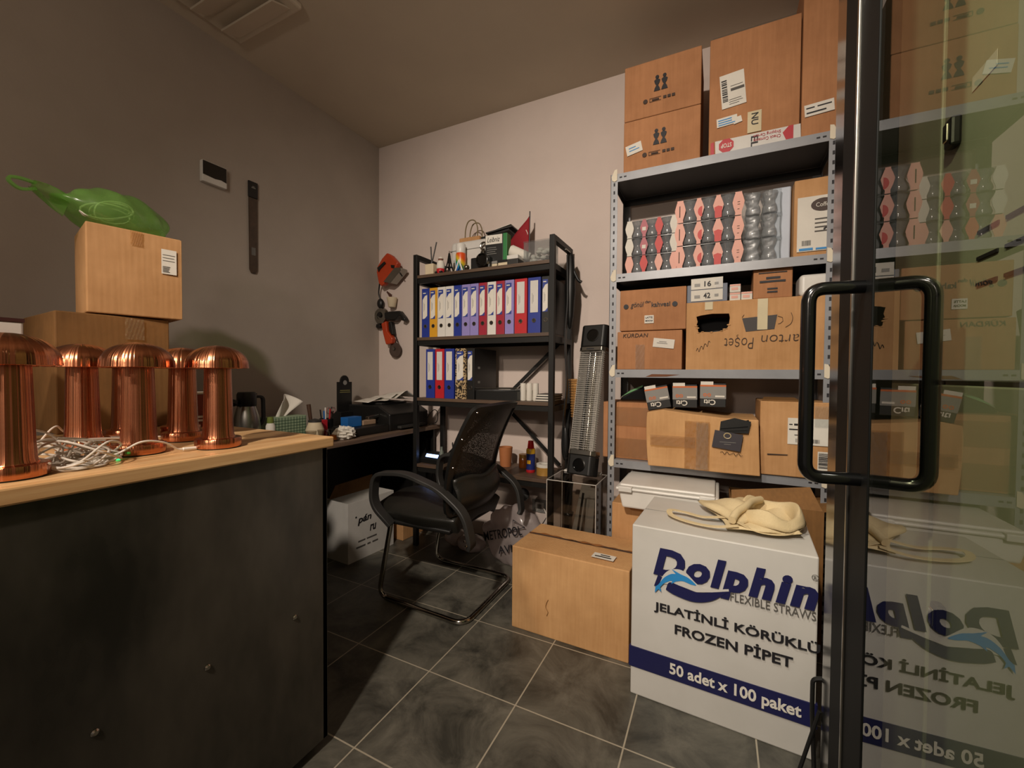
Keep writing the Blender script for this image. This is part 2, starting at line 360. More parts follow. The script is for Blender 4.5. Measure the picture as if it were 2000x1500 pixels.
def tag(o, label, cat, group=None):
    o['label'] = label; o['category'] = cat
    if group: o['group'] = group
    return o
def struct(o): o['kind'] = 'structure'; return o
def dup(root, loc, rz, label, group=None):
    r = root.copy(); col.objects.link(r); r.location = loc; r.rotation_euler = (0, 0, rz); r['label'] = label
    if group: r['group'] = group
    for ch in list(root.children):
        c = ch.copy(); col.objects.link(c); c.parent = r
        for g in list(ch.children):
            d = g.copy(); col.objects.link(d); d.parent = c
    return r
_tc = {}
def text(parent, s, m, o, ux, uy, width=None, height=None, bold=0.0, shear=0.0, name='lettering', depth=0.0008, spacing=1.0, lean=None):
    """lettering laid on a surface: lower-left corner o, baseline direction ux, upward uy, fitted to width x height"""
    cu_ = bpy.data.curves.new('txt', 'FONT'); cu_.body = s; cu_.size = 1.0; cu_.offset = bold; cu_.shear = shear; cu_.space_character = spacing; cu_.resolution_u = 3
    cu_.align_x = 'LEFT'
    to = bpy.data.objects.new('txt', cu_); col.objects.link(to)
    dg = bpy.context.evaluated_depsgraph_get(); me = bpy.data.meshes.new_from_object(to.evaluated_get(dg))
    bpy.data.objects.remove(to); bpy.data.curves.remove(cu_)
    xs = [v.co.x for v in me.vertices]; ys = [v.co.y for v in me.vertices]
    x0, x1, y0, y1 = min(xs), max(xs), min(ys), max(ys)
    sx = (width / (x1 - x0)) if width else None; sy = (height / (y1 - y0)) if height else None
    sx = sx or sy; sy = sy or sx
    o, ux, uy = Vector(o), Vector(ux).normalized(), Vector(uy).normalized(); nn = ux.cross(uy)
    bm = bmesh.new(); bm.from_mesh(me); bpy.data.meshes.remove(me)
    for v in bm.verts: v.co = o + ux * ((v.co.x - x0) * sx) + uy * ((v.co.y - y0) * sy) + nn * depth
    me = bpy.data.meshes.new(name); bm.to_mesh(me); bm.free(); me.materials.append(W[m]); me.polygons.foreach_set('use_smooth', [False] * len(me.polygons))
    ob = bpy.data.objects.new(name, me); col.objects.link(ob); ob.parent = parent
    q = ob.modifiers.new('s', 'SOLIDIFY'); q.thickness = 0.0008; q.offset = 0
    return ob
def marks(parent, m, o, ux, uy, rects, name='printed_lines', depth=0.0009):
    """little printed bars on a surface, one mesh: (u0, v0, u1, v1) each"""
    o, ux, uy = Vector(o), Vector(ux).normalized(), Vector(uy).normalized(); b = MB(); nn = ux.cross(uy) * depth
    for u0, v0, u1, v1 in rects: b.prism([(u0, v0), (u1, v0), (u1, v1), (u0, v1)], o + nn, ux, uy, 0.0004)
    return b.make(name, m, parent)
def bars(n, w, h, seed=0, gap=0.45, ragged=0.5):
    r = random.Random(seed); out = []
    for i in range(n):
        v0 = h * (1 - (i + 1) / n); out.append((0, v0, w * (1 - ragged * r.random()), v0 + h / n * (1 - gap)))
    return out
def barcode(w, h, seed=0, n=16, vertical=False):
    r = random.Random(seed); out = []; x = 0
    while x < w:
        t = w / n * r.uniform(0.25, 0.8); out.append((x, 0, min(w, x + t), h) if not vertical else (0, x, h, min(w, x + t))); x += t + w / n * r.uniform(0.3, 0.7)
    return out
def sticker(parent, o, ux, uy, w, h, m='paper', name='sticker', depth=0.0006):
    o, ux, uy = Vector(o), Vector(ux).normalized(), Vector(uy).normalized(); nn = ux.cross(uy)
    b = MB(); b.prism([(0, 0), (w, 0), (w, h), (0, h)], o + nn * depth * 0.3, ux, uy, depth); return b.make(name, m, parent)

# ================================================================== the room
BW = 2.58; LW = -2.48; CZ = 2.96
struct(MB().bx(LW - 0.1, 1.2, -2.2, BW + 0.1, -0.1, 0).make('floor', 'floor'))
struct(MB().bx(LW - 0.1, 1.2, -2.2, BW + 0.1, CZ, CZ + 0.1).make('ceiling', 'ceil'))
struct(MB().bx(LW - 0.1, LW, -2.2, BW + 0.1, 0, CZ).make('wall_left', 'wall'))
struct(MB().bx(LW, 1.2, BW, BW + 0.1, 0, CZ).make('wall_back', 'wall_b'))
struct(MB().bx(0.95, 1.05, -2.2, BW, 0, CZ).make('wall_right', 'wall'))

# ceiling air outlet
t = thing('ceiling_vent', 'beige square air outlet with angled louvres set in the ceiling', 'vent', (-2.06, 1.12, CZ))
MB().bx(-0.30, 0.20, -0.30, 0.30, -0.030, 0.0).make('frame', 'ceil', t, bevel=0.01)
for k in range(4):
    MB().box((-0.05, -0.20 + 0.14 * k, -0.045), (0.40, 0.10, 0.008), rot=Matrix.Rotation(0.35, 3, 'X')).make('louvre', 'ceil', t)
# left wall fittings
t = thing('wall_thermostat', 'white thermostat with black screen mounted on the left wall', 'thermostat', (LW, 1.335, 2.16))
MB().bx(0, 0.028, -0.062, 0.062, 0, 0.112).make('housing', 'white', t, bevel=0.004)
MB().prism([(-0.060, 0.036), (0.0, 0.031), (0.030, 0.036), (0.058, 0.030), (0.058, 0.108), (-0.060, 0.108)], (0.0285, 0, 0), (0, 1, 0), (0, 0, 1), 0.001).make('screen', 'black_gloss', t)
t = thing('packaged_blade', 'long narrow dark tool in a sleeve hanging on the left wall', 'tool', (LW, 1.552, 1.735))
MB().prism([(-0.024, 0.02), (-0.014, 0.0), (0.014, 0.0), (0.024, 0.02), (0.026, 0.44), (-0.026, 0.44)], (0.004, 0, 0), (0, 1, 0), (0, 0, 1), 0.006).make('blade_sleeve', mat('brown_sleeve', '#372a1f', 0.3, c2='#4a3a2c', nscale=30), t, bevel=0.002)
MB().bx(0.002, 0.013, -0.028, 0.028, 0.44, 0.535).make('header_card', 'black', t, bevel=0.004)
marks(t, 'grey', (0.0131, -0.012, 0.495), (0, 1, 0), (0, 0, 1), [(0, 0, 0.024, 0.006), (0.006, 0.008, 0.018, 0.012)], 'logo')
marks(t, 'grey', (0.0105, -0.012, 0.105), (0, 1, 0), (0, 0, 1), barcode(0.024, 0.045, 3, 9), 'barcode')

# ================================================================== cartons
def carton(name, label, loc, size, rz=0, m='kraft', bulge=0.004, cat='box', group=None, bevel=0.004, seed=1, open_top=False, skew=None, rot=None):
    t = thing(name, label, cat, loc, rz, group, rot); ww, d, h = size
    b = MB(); b.box((0, 0, h / 2), size); bmesh.ops.subdivide_edges(b.b, edges=b.b.edges[:], cuts=6, use_grid_fill=True)
    r = random.Random(seed); ph = [r.uniform(0, 6) for _ in range(6)]
    for v in b.b.verts:
        x, y, z = v.co.x / (ww / 2), v.co.y / (d / 2), v.co.z / (h / 2) - 1
        ex, ey, ez = max(0, 1 - x * x), max(0, 1 - y * y), max(0, 1 - z * z)
        wob = math.sin(3 * x + ph[0]) * math.sin(2.6 * z + ph[1]) * math.sin(2 * y + ph[2])
        if abs(y) > 0.99: v.co.y += math.copysign((bulge * (0.6 + 0.6 * wob)) * ex * ez, y)
        if abs(x) > 0.99: v.co.x += math.copysign((bulge * (0.6 + 0.6 * wob)) * ey * ez, x)
        if abs(z) > 0.99 and z > 0 and not open_top: v.co.z += bulge * 0.6 * ex * ey * (0.3 + wob)
        if skew: v.co = skew(v.co)
    if open_top: bmesh.ops.delete(b.b, geom=[f for f in b.b.faces if f.normal.z > 0.9 or (f.calc_center_median().z > h * 0.98)], context='FACES')
    b.make('carton_body', m, t, bevel=0 if open_top else bevel, solid=0.006 if open_top else 0)
    t['w'] = ww; t['d'] = d; t['h'] = h
    return t
def FL(x, y, size, rz):
    """base centre of a carton whose front-left bottom corner stands at x, y"""
    c, s = math.cos(rz), math.sin(rz); a, b = size[0] / 2, size[1] / 2
    return x + c * a - s * b, y + s * a + c * b
def front(t, u, v, off=0.004): return ((-t['w'] / 2 + u, -t['d'] / 2 - off, v), (1, 0, 0), (0, 0, 1))
def top(t, u, v, off=0.004): return ((-t['w'] / 2 + u, -t['d'] / 2 + v, t['h'] + off), (1, 0, 0), (0, 1, 0))
def left(t, u, v, off=0.004): return ((-t['w'] / 2 - off, t['d'] / 2 - u, v), (0, -1, 0), (0, 0, 1))
def turned(o, ux, uy, a):
    n = Vector(ux).cross(Vector(uy)); R = Matrix.Rotation(math.radians(a), 3, n); return o, R @ Vector(ux), R @ Vector(uy)
def tape_strip(t, o, ux, uy, w_, h_, m='tape', name='tape', wrinkle=0.0015, seed=2):
    o, ux, uy = Vector(o), Vector(ux).normalized(), Vector(uy).normalized(); nn = ux.cross(uy); r = random.Random(seed)
    ph = [r.uniform(0, 6) for _ in range(4)]
    b = MB(); b.grid(lambda u, v: o + ux * (u * w_) + uy * (v * h_) + nn * (0.001 + wrinkle * (1 + math.sin(37 * u + 11 * v + ph[0]) * math.sin(23 * v + 5 * u + ph[1]))), 14, 24)
    return b.make(name, m, t, smooth=True)

# ================================================================== counter at the left
t = thing('counter', 'dark sheet metal counter with a pale wooden worktop', 'counter', (-1.44, 0.16, 0))
def LC(x, y, z): return (x + 1.44, y - 0.16, z)
b = MB(); b.bx(*[v for v in (-1.80 + 1.44, -1.075 + 1.44, -0.6 - 0.16, 0.87 - 0.16, 0.035, 0.926)]); b.make('carcass', 'dark_grey', t)
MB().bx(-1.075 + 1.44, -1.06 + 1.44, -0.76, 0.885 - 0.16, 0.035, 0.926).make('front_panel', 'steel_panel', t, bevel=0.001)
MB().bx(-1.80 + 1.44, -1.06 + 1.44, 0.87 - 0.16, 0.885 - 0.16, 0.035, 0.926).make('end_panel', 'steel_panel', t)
MB().bx(-1.75 + 1.44, -1.12 + 1.44, -0.76, 0.82 - 0.16, 0.0, 0.035).make('plinth', 'black', t)
MB().bx(-1.82 + 1.44, -1.046 + 1.44, -0.76, 0.900 - 0.16, 0.926, 0.957).make('worktop', 'wood_top', t, bevel=0.004)
for yy, zz in ((0.774, 0.462), (0.55, 0.461), (0.353, 0.459)):
    MB().lathe([(0.007, 0), (0.007, 0.003), (0.004, 0.006), (0, 0.0062)], 12, (-1.06 + 1.44, yy - 0.16, zz), (1, 0, 0)).make('screw', 'chrome', t, smooth=True)

# ---- copper table lamps
def make_lamp(label):
    t = thing('mushroom_lamp', label, 'lamp', (0, 0, 0), 0, 'copper mushroom lamps on the counter')
    MB().lathe([(0.047, 0), (0.048, 0.0025), (0.048, 0.003)], 48).make('rubber_foot', 'black', t, smooth=True)
    MB().lathe([(0.0495, 0.003), (0.0505, 0.0045), (0.0505, 0.0235), (0.0490, 0.0255), (0.037, 0.0265), (0.0345, 0.030)], 64).make('base', 'copper', t, smooth=True)
    MB().lathe([(0.0365, 0.0262), (0.0340, 0.034), (0.0325, 0.06), (0.0290, 0.205), (0.0285, 0.216)], 64).make('stem', 'copper', t, smooth=True)
    pr = [(0.0672, 0.203), (0.0688, 0.204), (0.0680, 0.212)]
    for k in range(1, 13):
        a = k / 12 * PI / 2; pr.append((0.0680 * math.cos(a) ** 0.95, 0.212 + 0.049 * math.sin(a)))
    pr[-1] = (0, 0.261)
    pi = [(r * 0.965, z - 0.002) for r, z in pr[2:]][::-1]; pi[0] = (0, 0.2585)
    b = MB(); b.lathe(pi + pr, 64, cap=False); b.make('shade', 'copper', t, smooth=True)
    MB().lathe([(0.017, 0.2165), (0.017, 0.222), (0.0, 0.223)], 24).make('diffuser', 'white', t, smooth=True)
    MB().bx(0.0485, 0.0515, -0.006, 0.006, 0.009, 0.016).make('charging_socket', 'black', t)
    return t
TOPZ = 0.957
LAMPS = [((-1.151, 0.629), 'copper mushroom lamp nearest the right end of the counter, lit golden'),
         ((-1.221, 0.493), 'copper mushroom lamp in the middle of the front row with a cable across its base'),
         ((-1.141, 0.273), 'large dark copper mushroom lamp cut by the left edge of the photo'),
         ((-1.420, 0.461), 'copper mushroom lamp behind the tangle of white cables'),
         ((-1.352, 0.648), 'copper mushroom lamp half hidden behind the golden rightmost lamp'),
         ((-1.520, 0.345), 'dark copper lamp between the big left lamp and the one behind the cables'),
         ((-1.560, 0.600), 'shadowed copper lamp stem behind the gap left of the middle lamp'),
         ((-1.520, 0.720), 'shadowed copper lamp stem right behind the middle lamp, before the red carton')]
l0 = make_lamp(LAMPS[0][1]); l0.location = (*LAMPS[0][0], TOPZ); l0.rotation_euler.z = 3.6
for k, (p, lb) in enumerate(LAMPS[1:]): dup(l0, (*p, TOPZ), [3.4, 2.2, 0.6, 4.0, 1.0, 2.0, 3.0][k], lb)

# ---- white charging cables
def cable(name, label, pts, r=0.0022, plug=None, group=None, led=False, cat='cable'):
    P = spline(pts, 10); o0 = Vector(P[0])
    t = thing(name, label, cat, o0, 0, group)
    MB().tube([Vector(p) - o0 for p in P], r, 8).make('cord', 'cable', t, smooth=True)
    if plug:
        e = Vector(P[-1]) - o0; d = (Vector(P[-1]) - Vector(P[-4])).normalized(); d = Vector((d.x, d.y, d.z * 0.3)).normalized()
        MB().cyl(e, e + d * 0.030, 0.0042, 0.0042, 12).make('connector', 'cable', t, smooth=True, bevel=0.001)
        if led: MB().cyl(e + d * 0.030, e + d * 0.037, 0.0043, 0.004, 12).make('indicator_light', 'led_g', t, smooth=True)
    return t
Z = TOPZ + 0.0035
cable('charging_cable', 'white charging cable with green lit plug reaching the golden lamp', [(-1.19, 0.300, Z), (-1.19, 0.375, Z + 0.006), (-1.150, 0.42, Z + 0.012), (-1.142, 0.465, Z + 0.034), (-1.150, 0.510, Z + 0.026), (-1.158, 0.540, Z + 0.006), (-1.158, 0.552, Z + 0.003)], plug=1, led=True)
cable('charging_cable', 'white charging cable with green lit plug left of the middle lamp', [(-1.33, 0.31, Z + 0.004), (-1.27, 0.345, Z + 0.015), (-1.215, 0.375, Z + 0.010), (-1.190, 0.395, Z + 0.002), (-1.185, 0.405, Z + 0.001)], plug=1, led=True)
TG = 'tangled charging cables on the counter'; TL = 'white cable in the tangle between the big left lamp and the middle lamp'
rr = random.Random(5)
TANG = [[(-1.200, 0.290, Z + 0.075), (-1.215, 0.320, Z + 0.073), (-1.225, 0.345, Z + 0.062), (-1.225, 0.362, Z + 0.04), (-1.215, 0.352, Z + 0.012), (-1.205, 0.345, Z)],
        [(-1.190, 0.285, Z + 0.052), (-1.230, 0.330, Z + 0.040), (-1.285, 0.37, Z + 0.034), (-1.33, 0.43, Z + 0.030), (-1.35, 0.50, Z + 0.022), (-1.36, 0.55, Z + 0.012)],
        [(-1.170, 0.285, Z + 0.012), (-1.190, 0.315, Z + 0.022), (-1.200, 0.345, Z + 0.036), (-1.225, 0.375, Z + 0.028), (-1.20, 0.400, Z + 0.012), (-1.165, 0.41, Z + 0.004)],
        [(-1.150, 0.300, Z + 0.020), (-1.135, 0.318, Z + 0.006), (-1.125, 0.345, Z), (-1.130, 0.38, Z), (-1.155, 0.395, Z), (-1.175, 0.392, Z + 0.010)],
        [(-1.145, 0.305, Z + 0.012), (-1.115, 0.335, Z), (-1.110, 0.365, Z), (-1.120, 0.395, Z), (-1.150, 0.405, Z + 0.002), (-1.180, 0.385, Z + 0.016)],
        [(-1.230, 0.300, Z + 0.030), (-1.255, 0.345, Z + 0.046), (-1.265, 0.385, Z + 0.042), (-1.24, 0.41, Z + 0.030), (-1.185, 0.40, Z + 0.012), (-1.15, 0.395, Z)],
        [(-1.210, 0.370, Z + 0.004), (-1.190, 0.385, Z + 0.030), (-1.215, 0.415, Z + 0.036), (-1.245, 0.425, Z + 0.020), (-1.240, 0.415, Z + 0.004)],
        [(-1.250, 0.285, Z + 0.02), (-1.29, 0.35, Z + 0.028), (-1.27, 0.40, Z + 0.018), (-1.285, 0.455, Z + 0.012), (-1.32, 0.56, Z + 0.010), (-1.37, 0.595, Z + 0.004)]]
for k in range(13):
    a0 = rr.uniform(0, 6); cx_, cy_ = rr.uniform(-1.25, -1.16), rr.uniform(0.335, 0.385); n_ = rr.randint(5, 9); z_ = rr.uniform(0.0, 0.055)
    TANG.append([(cx_ + rr.uniform(0.03, 0.085) * math.cos(a0 + 1.1 * i), cy_ + rr.uniform(0.03, 0.07) * math.sin(a0 + 1.1 * i), Z + 0.001 + z_ * (0.5 + 0.5 * math.sin(i * 1.7 + k))) for i in range(n_)])
for p in TANG: cable('charging_cable', TL, p, group=TG)
cable('charging_cable', 'white cable winding behind the stems of the back row of lamps', [(-1.46, 0.385, Z), (-1.485, 0.43, Z + 0.05), (-1.50, 0.46, Z + 0.03), (-1.47, 0.54, Z + 0.012), (-1.45, 0.66, Z), (-1.48, 0.78, Z)])
o = MB().bx(-0.09, 0.09, -0.006, 0.006, 0, 0.003).make('flat_strip', 'black', None, loc=(-1.20, 0.345, TOPZ + 0.0005), rz=0.2); tag(o, 'thin black flat strip lying under the tangled white cables', 'strip')
# ---- cartons on the counter
sz = (0.283, 0.375, 0.376)
low = carton('carton', 'wide brown carton standing on the counter behind the copper lamps', (*FL(-1.788, 0.521, sz, math.radians(85)), TOPZ), sz, math.radians(85), 'kraft_d', 0.005, seed=3)
tape_strip(low, *front(low, 0.16, 0.30, 0.006), 0.05, 0.07)
sz = (0.243, 0.242, 0.285)
upb = carton('carton', 'brown carton with a white shipping label on top of the counter boxes', (*FL(-1.785, 0.592, sz, math.radians(78)), TOPZ + 0.380), sz, math.radians(78), 'kraft', 0.004, seed=4)
o_, ux, uy = front(upb, 0.185, 0.155, 0.006); sticker(upb, o_, ux, uy, 0.042, 0.085, name='shipping_label')
marks(upb, 'ink_grey', Vector(o_) + Vector((0.003, -0.0008, 0.045)), ux, uy, bars(3, 0.036, 0.03, 3, 0.85, 0.2)); marks(upb, 'ink_grey', Vector(o_) + Vector((0.003, -0.0008, 0.006)), ux, uy, bars(5, 0.03, 0.022, 5, 0.5))
tape_strip(upb, *front(upb, 0.105, 0.235, 0.005), 0.03, 0.048)
MB().bx(0.1165, 0.1225, -0.121, 0.121, 0.002, 0.283).make('side_flap', 'kraft_l', upb, bevel=0.002)
# white box with a dark lid, and a crumpled film on it
wb = carton('carton', 'white box with a dark lid at the left edge behind the big lamp', (-1.62, 0.245, TOPZ), (0.30, 0.16, 0.312), math.radians(90), 'white_card', 0.002, seed=5)
MB().bx(-0.152, 0.152, -0.082, 0.082, 0.312, 0.321).make('lid', mat('maroon_lid', '#3a1a18', 0.5), wb)
b = MB(); b.grid(lambda u, v: Vector((-0.06 + 0.12 * u, -0.05 + 0.09 * v, 0.004 + 0.035 * (1 - abs(2 * u - 1)) * (0.6 + 0.4 * math.sin(9 * v + 4 * u)))), 14, 10)
o = b.make('plastic_film', 'film', None, smooth=True, loc=(-1.63, 0.27, TOPZ + 0.322)); tag(o, 'crumpled clear plastic film lying on the white box at the left edge', 'plastic film')
t = carton('carton', 'small red carton with pale print behind the golden lamp', (-1.66, 0.83, TOPZ), (0.09, 0.06, 0.115), math.radians(80), mat('red_brown_board', '#7a2a1c', 0.5), 0.001, seed=6)
marks(t, 'paper', *front(t, 0.012, 0.02, 0.002), bars(4, 0.06, 0.05, 2, 0.4))
MB().bx(-0.045, 0.045, -0.03, 0.03, 0.1155, 0.122).make('lid', 'paper', t)

# ---- green carrier bag on the boxes, with a coil of white cord inside
gb = thing('plastic_bag', 'green translucent carrier bag slumped on the upper counter carton', 'bag', (-1.87, 0.70, TOPZ + 0.670)); gb.scale = (0.9, 0.86, 0.9)
def bagfn(q, d):
    k = 1 + 0.05 * math.sin(7 * d.x + 3 * d.z) * math.sin(6 * d.y + 2) + 0.035 * math.sin(13 * d.y + 5 * d.z)
    z = q.z * k
    if z < -0.055: z = -0.055 - (z + 0.055) * 0.05
    y = q.y * k
    if d.y < -0.35: z = z * (1 - 0.75 * min(1, (-d.y - 0.35) / 0.65)) + 0.03 * (-d.y - 0.35)
    return Vector((q.x * k, y, z))
b = MB(); b.blob((0, -0.01, 0.055), (0.115, 0.175, 0.095), 40, 26, bagfn); b.make('bag_body', 'green_bag', gb, smooth=True)
b = MB(); b.grid(lambda u, v: Vector((0.02 + 0.035 * math.sin(5 * v + 2 * u), -0.15 - 0.085 * u, 0.085 - 0.075 * v * (1 - 0.75 * u) + 0.012 * u + 0.006 * math.sin(14 * v))), 10, 12)
b.make('gathered_neck', 'green_bag', gb, smooth=True)
b = MB(); b.sweep(spline([(0.02, -0.225, 0.098), (0.02, -0.262, 0.100), (0.02, -0.287, 0.094), (0.02, -0.286, 0.080), (0.02, -0.262, 0.066), (0.02, -0.225, 0.078)], 8), [(0.004, 0.007), (-0.004, 0.007), (-0.004, -0.007), (0.004, -0.007)]); b.make('handle', 'green_bag', gb, smooth=True)
pts = []
for k in range(90):
    a = k / 90 * 2 * PI * 4.4; r_ = 0.050 + 0.014 * math.sin(2.3 * k * 0.2); pts.append((0.045 + 0.02 * math.sin(a * 0.7), -0.035 + 1.15 * r_ * math.cos(a), 0.050 + 0.62 * r_ * math.sin(a + 0.4)))
P0 = Vector((-1.87, 0.70, TOPZ + 0.670))
t = MB().tube(pts, 0.0028, 6).make('cord_coil', 'cable', None, smooth=True, loc=P0); tag(t, 'coil of white cord showing through the green bag', 'cord')

# ================================================================== desk in the corner
DZ = 0.770
t = thing('desk', 'brown wooden desk in the corner along the left wall', 'desk', (-2.16, 1.76, 0))
MB().bx(-0.31, 0.31, -0.80, 0.80, DZ - 0.025, DZ).make('desk_top', 'desk_wood', t, bevel=0.002)
MB().bx(-0.29, -0.27, -0.78, 0.78, 0.25, DZ - 0.025).make('modesty_panel', 'black', t)
for s_ in (-0.78, 0.77): MB().bx(-0.29, 0.27, s_ - 0.012, s_ + 0.012, 0, DZ - 0.025).make('side_panel', 'black', t)
# carafe
t = thing('thermos_jug', 'steel thermos jug with a black lid and handle behind the counter', 'jug', (-2.15, 1.31, DZ))
MB().lathe([(0.058, 0), (0.061, 0.004), (0.062, 0.10), (0.055, 0.16), (0.040, 0.215), (0.037, 0.225)], 40).make('body', 'steel', t, smooth=True)
MB().lathe([(0.040, 0.205), (0.044, 0.212), (0.044, 0.268), (0.038, 0.280), (0, 0.281)], 32).make('lid', 'black', t, smooth=True)
MB().prism([(0, 0), (0.022, 0.006), (0.022, 0.012), (0, 0.02)], (-0.012, 0.040, 0.258), (0, 1, 0), (0, 0, 1), -0.024).make('thumb_lever', 'black', t)
MB().sweep(fillet([(0, 0.040, 0.255), (0, 0.085, 0.255), (0, 0.088, 0.13), (0, 0.060, 0.10)], 0.03), [(0.010, 0.007), (-0.010, 0.007), (-0.010, -0.007), (0.010, -0.007)], upv=(1, 0, 0)).make('handle', 'black', t, bevel=0.003)
MB().lathe([(0.016, 0), (0.02, -0.018), (0.006, -0.03)], 16, (0, -0.055, 0.240), (0, 0.5, 1)).make('spout', 'black', t, smooth=True)
# small bottle
t = thing('small_bottle', 'small white labelled bottle with a green cap beside the thermos jug', 'bottle', (-2.00, 1.335, DZ))
MB().lathe([(0.020, 0), (0.021, 0.004), (0.021, 0.115), (0.014, 0.130)], 20).make('bottle_body', 'paper', t, smooth=True)
MB().lathe([(0.015, 0.128), (0.016, 0.132), (0.014, 0.158), (0, 0.159)], 16).make('cap', mat('olive_cap', '#6c7a35', 0.5), t, smooth=True)
# tissue box
t = thing('tissue_box', 'green checked tissue box with a white tissue pulled up', 'tissue box', (-2.20, 1.545, DZ))
MB().bx(-0.055, 0.055, -0.105, 0.105, 0, 0.135).make('box', 'pale_green', t, bevel=0.002)
bb = [(0.018 * k, 0, 0.018 * k + 0.003, 0.13) for k in range(12)] + [(0, 0.016 * k, 0.205, 0.016 * k + 0.003) for k in range(8)]
marks(t, mat('dark_green_print', '#4a6650', 0.6), (0.055, -0.103, 0.002), (0, 1, 0), (0, 0, 1), bb, 'checks')
b = MB(); b.grid(lambda u, v: Vector((0.028 * math.sin(6 * u + 1.5 * v) * (0.3 + v), -0.05 + 0.10 * u * (0.55 + 0.75 * v) + 0.02 * v, 0.125 + 0.13 * v * (0.72 + 0.30 * math.sin(3.3 * u)))), 14, 10); b.make('tissue', 'paper', t, smooth=True, solid=0.001)
# tea glasses in front of the tissue box
def tea_glass(x, y, lb, tall=0.07):
    t = thing('tea_glass', lb, 'glass', (x, y, DZ), 0, 'small glasses on the desk')
    MB().lathe([(0.0, 0.002), (0.022, 0.002), (0.027, 0.012), (0.021, tall * 0.55), (0.028, tall), (0.0265, tall), (0.0195, tall * 0.55), (0.025, 0.013), (0.0, 0.006)], 24, cap=False).make('glass_wall', 'acrylic', t, smooth=True)
    MB().lathe([(0.0, 0.007), (0.0235, 0.010), (0.019, tall * 0.5), (0.0, tall * 0.5)], 20).make('tea', 'amber', t, smooth=True)
    return t
for x, y, lb in ((-1.96, 1.43, 'dark tea glass under the left end of the tissue box'), (-1.94, 1.52, 'amber tea glass in the middle of the row before the tissue box'), (-1.93, 1.585, 'amber tea glass nearest the cream mug'), (-1.92, 1.645, 'amber tea glass beside the crumpled paper')): tea_glass(x, y, lb)
t = thing('cream_jar', 'squat cream jar behind the amber tea glasses', 'jar', (-2.08, 1.655, DZ))
MB().lathe([(0.035, 0), (0.046, 0.02), (0.050, 0.055), (0.036, 0.088), (0.034, 0.10)], 28).make('jar_body', 'cream', t, smooth=True)
MB().lathe([(0.036, 0.098), (0.036, 0.108), (0, 0.118)], 24).make('jar_lid', 'dark_grey', t, smooth=True)
# crumpled paper
b = MB(); b.blob((0, 0, 0.035), (0.055, 0.060, 0.040), 22, 14, lambda q, d: q * (1 + 0.16 * math.sin(11 * d.x + 3) * math.sin(9 * d.y + 1) + 0.12 * math.sin(17 * d.z + 6 * d.y)))
o = b.make('crumpled_paper', 'paper', None, loc=(-1.93, 1.735, DZ)); tag(o, 'crumpled white paper ball on the desk edge', 'paper')
# pen pot
t = thing('pen_pot', 'black pen pot holding scissors and pens on the desk', 'pen pot', (-2.16, 1.80, DZ))
MB().lathe([(0.038, 0), (0.040, 0.10), (0.037, 0.10), (0.035, 0.004), (0, 0.004)], 24).make('pot', 'black', t, smooth=True)
r = random.Random(8)
for k, (mm, hh) in enumerate((('red', 0.16), ('black', 0.17), ('white', 0.165), ('black', 0.155), ('blue2', 0.15))):
    a = k * 1.3; MB().cyl((0.018 * math.cos(a), 0.018 * math.sin(a), 0.006), (0.034 * math.cos(a), 0.034 * math.sin(a), hh), 0.0045, n=10).make('pen', mm, t, smooth=True)
s_ = MB()
for sgn in (-1, 1):
    c_ = Vector((0.01, 0.026 + 0.018 * sgn, 0.148)); s_.tube([c_ + Vector((0, 0.014 * math.cos(a), 0.018 * math.sin(a))) for a in [k / 14 * 2 * PI for k in range(14)]], 0.004, 6, closed=True)
s_.cyl((0.01, 0.005, 0.02), (0.01, 0.03, 0.13), 0.004); s_.make('scissors', mat('pink_grip', '#8a6a66', 0.5), t, smooth=True)
t = thing('brush', 'brown leaning brush handle beside the red packet on the desk', 'brush', (-2.20, 1.735, DZ))
MB().cyl((0, 0, 0.0), (-0.01, -0.02, 0.19), 0.008, 0.012, 12).make('handle', mat('brown_handle', '#4a3222', 0.6), t, smooth=True)
o = MB().bx(-0.02, 0.02, -0.035, 0.035, 0, 0.10).make('red_packet', 'red', None, bevel=0.002, loc=(-2.12, 1.725, DZ)); tag(o, 'small red packet standing left of the black pen pot', 'packet')
o = MB().bx(-0.03, 0.03, -0.055, 0.055, 0, 0.06).make('blue_box', 'blue2', None, bevel=0.002, loc=(-2.03, 1.875, DZ + 0.051)); tag(o, 'small bright blue box lying on the black tray', 'box')
t = thing('stapler', 'pale brown and silver stapler right of the small blue box', 'stapler', (-2.02, 1.995, DZ + 0.051), 0.05)
MB().bx(-0.02, 0.02, -0.055, 0.06, 0, 0.03).make('base', mat('tan_plastic', '#a98d74', 0.5), t, bevel=0.004)
MB().box((0, 0.05, 0.045), (0.03, 0.10, 0.022), rot=Matrix.Rotation(0.12, 3, 'X')).make('arm', 'steel', t, bevel=0.005)
o = MB().bx(-0.11, 0.11, -0.13, 0.15, 0, 0.05).make('desk_tray', 'black', None, bevel=0.006, loc=(-2.03, 1.94, DZ)); tag(o, 'black desk tray carrying the blue box and the stapler', 'tray')
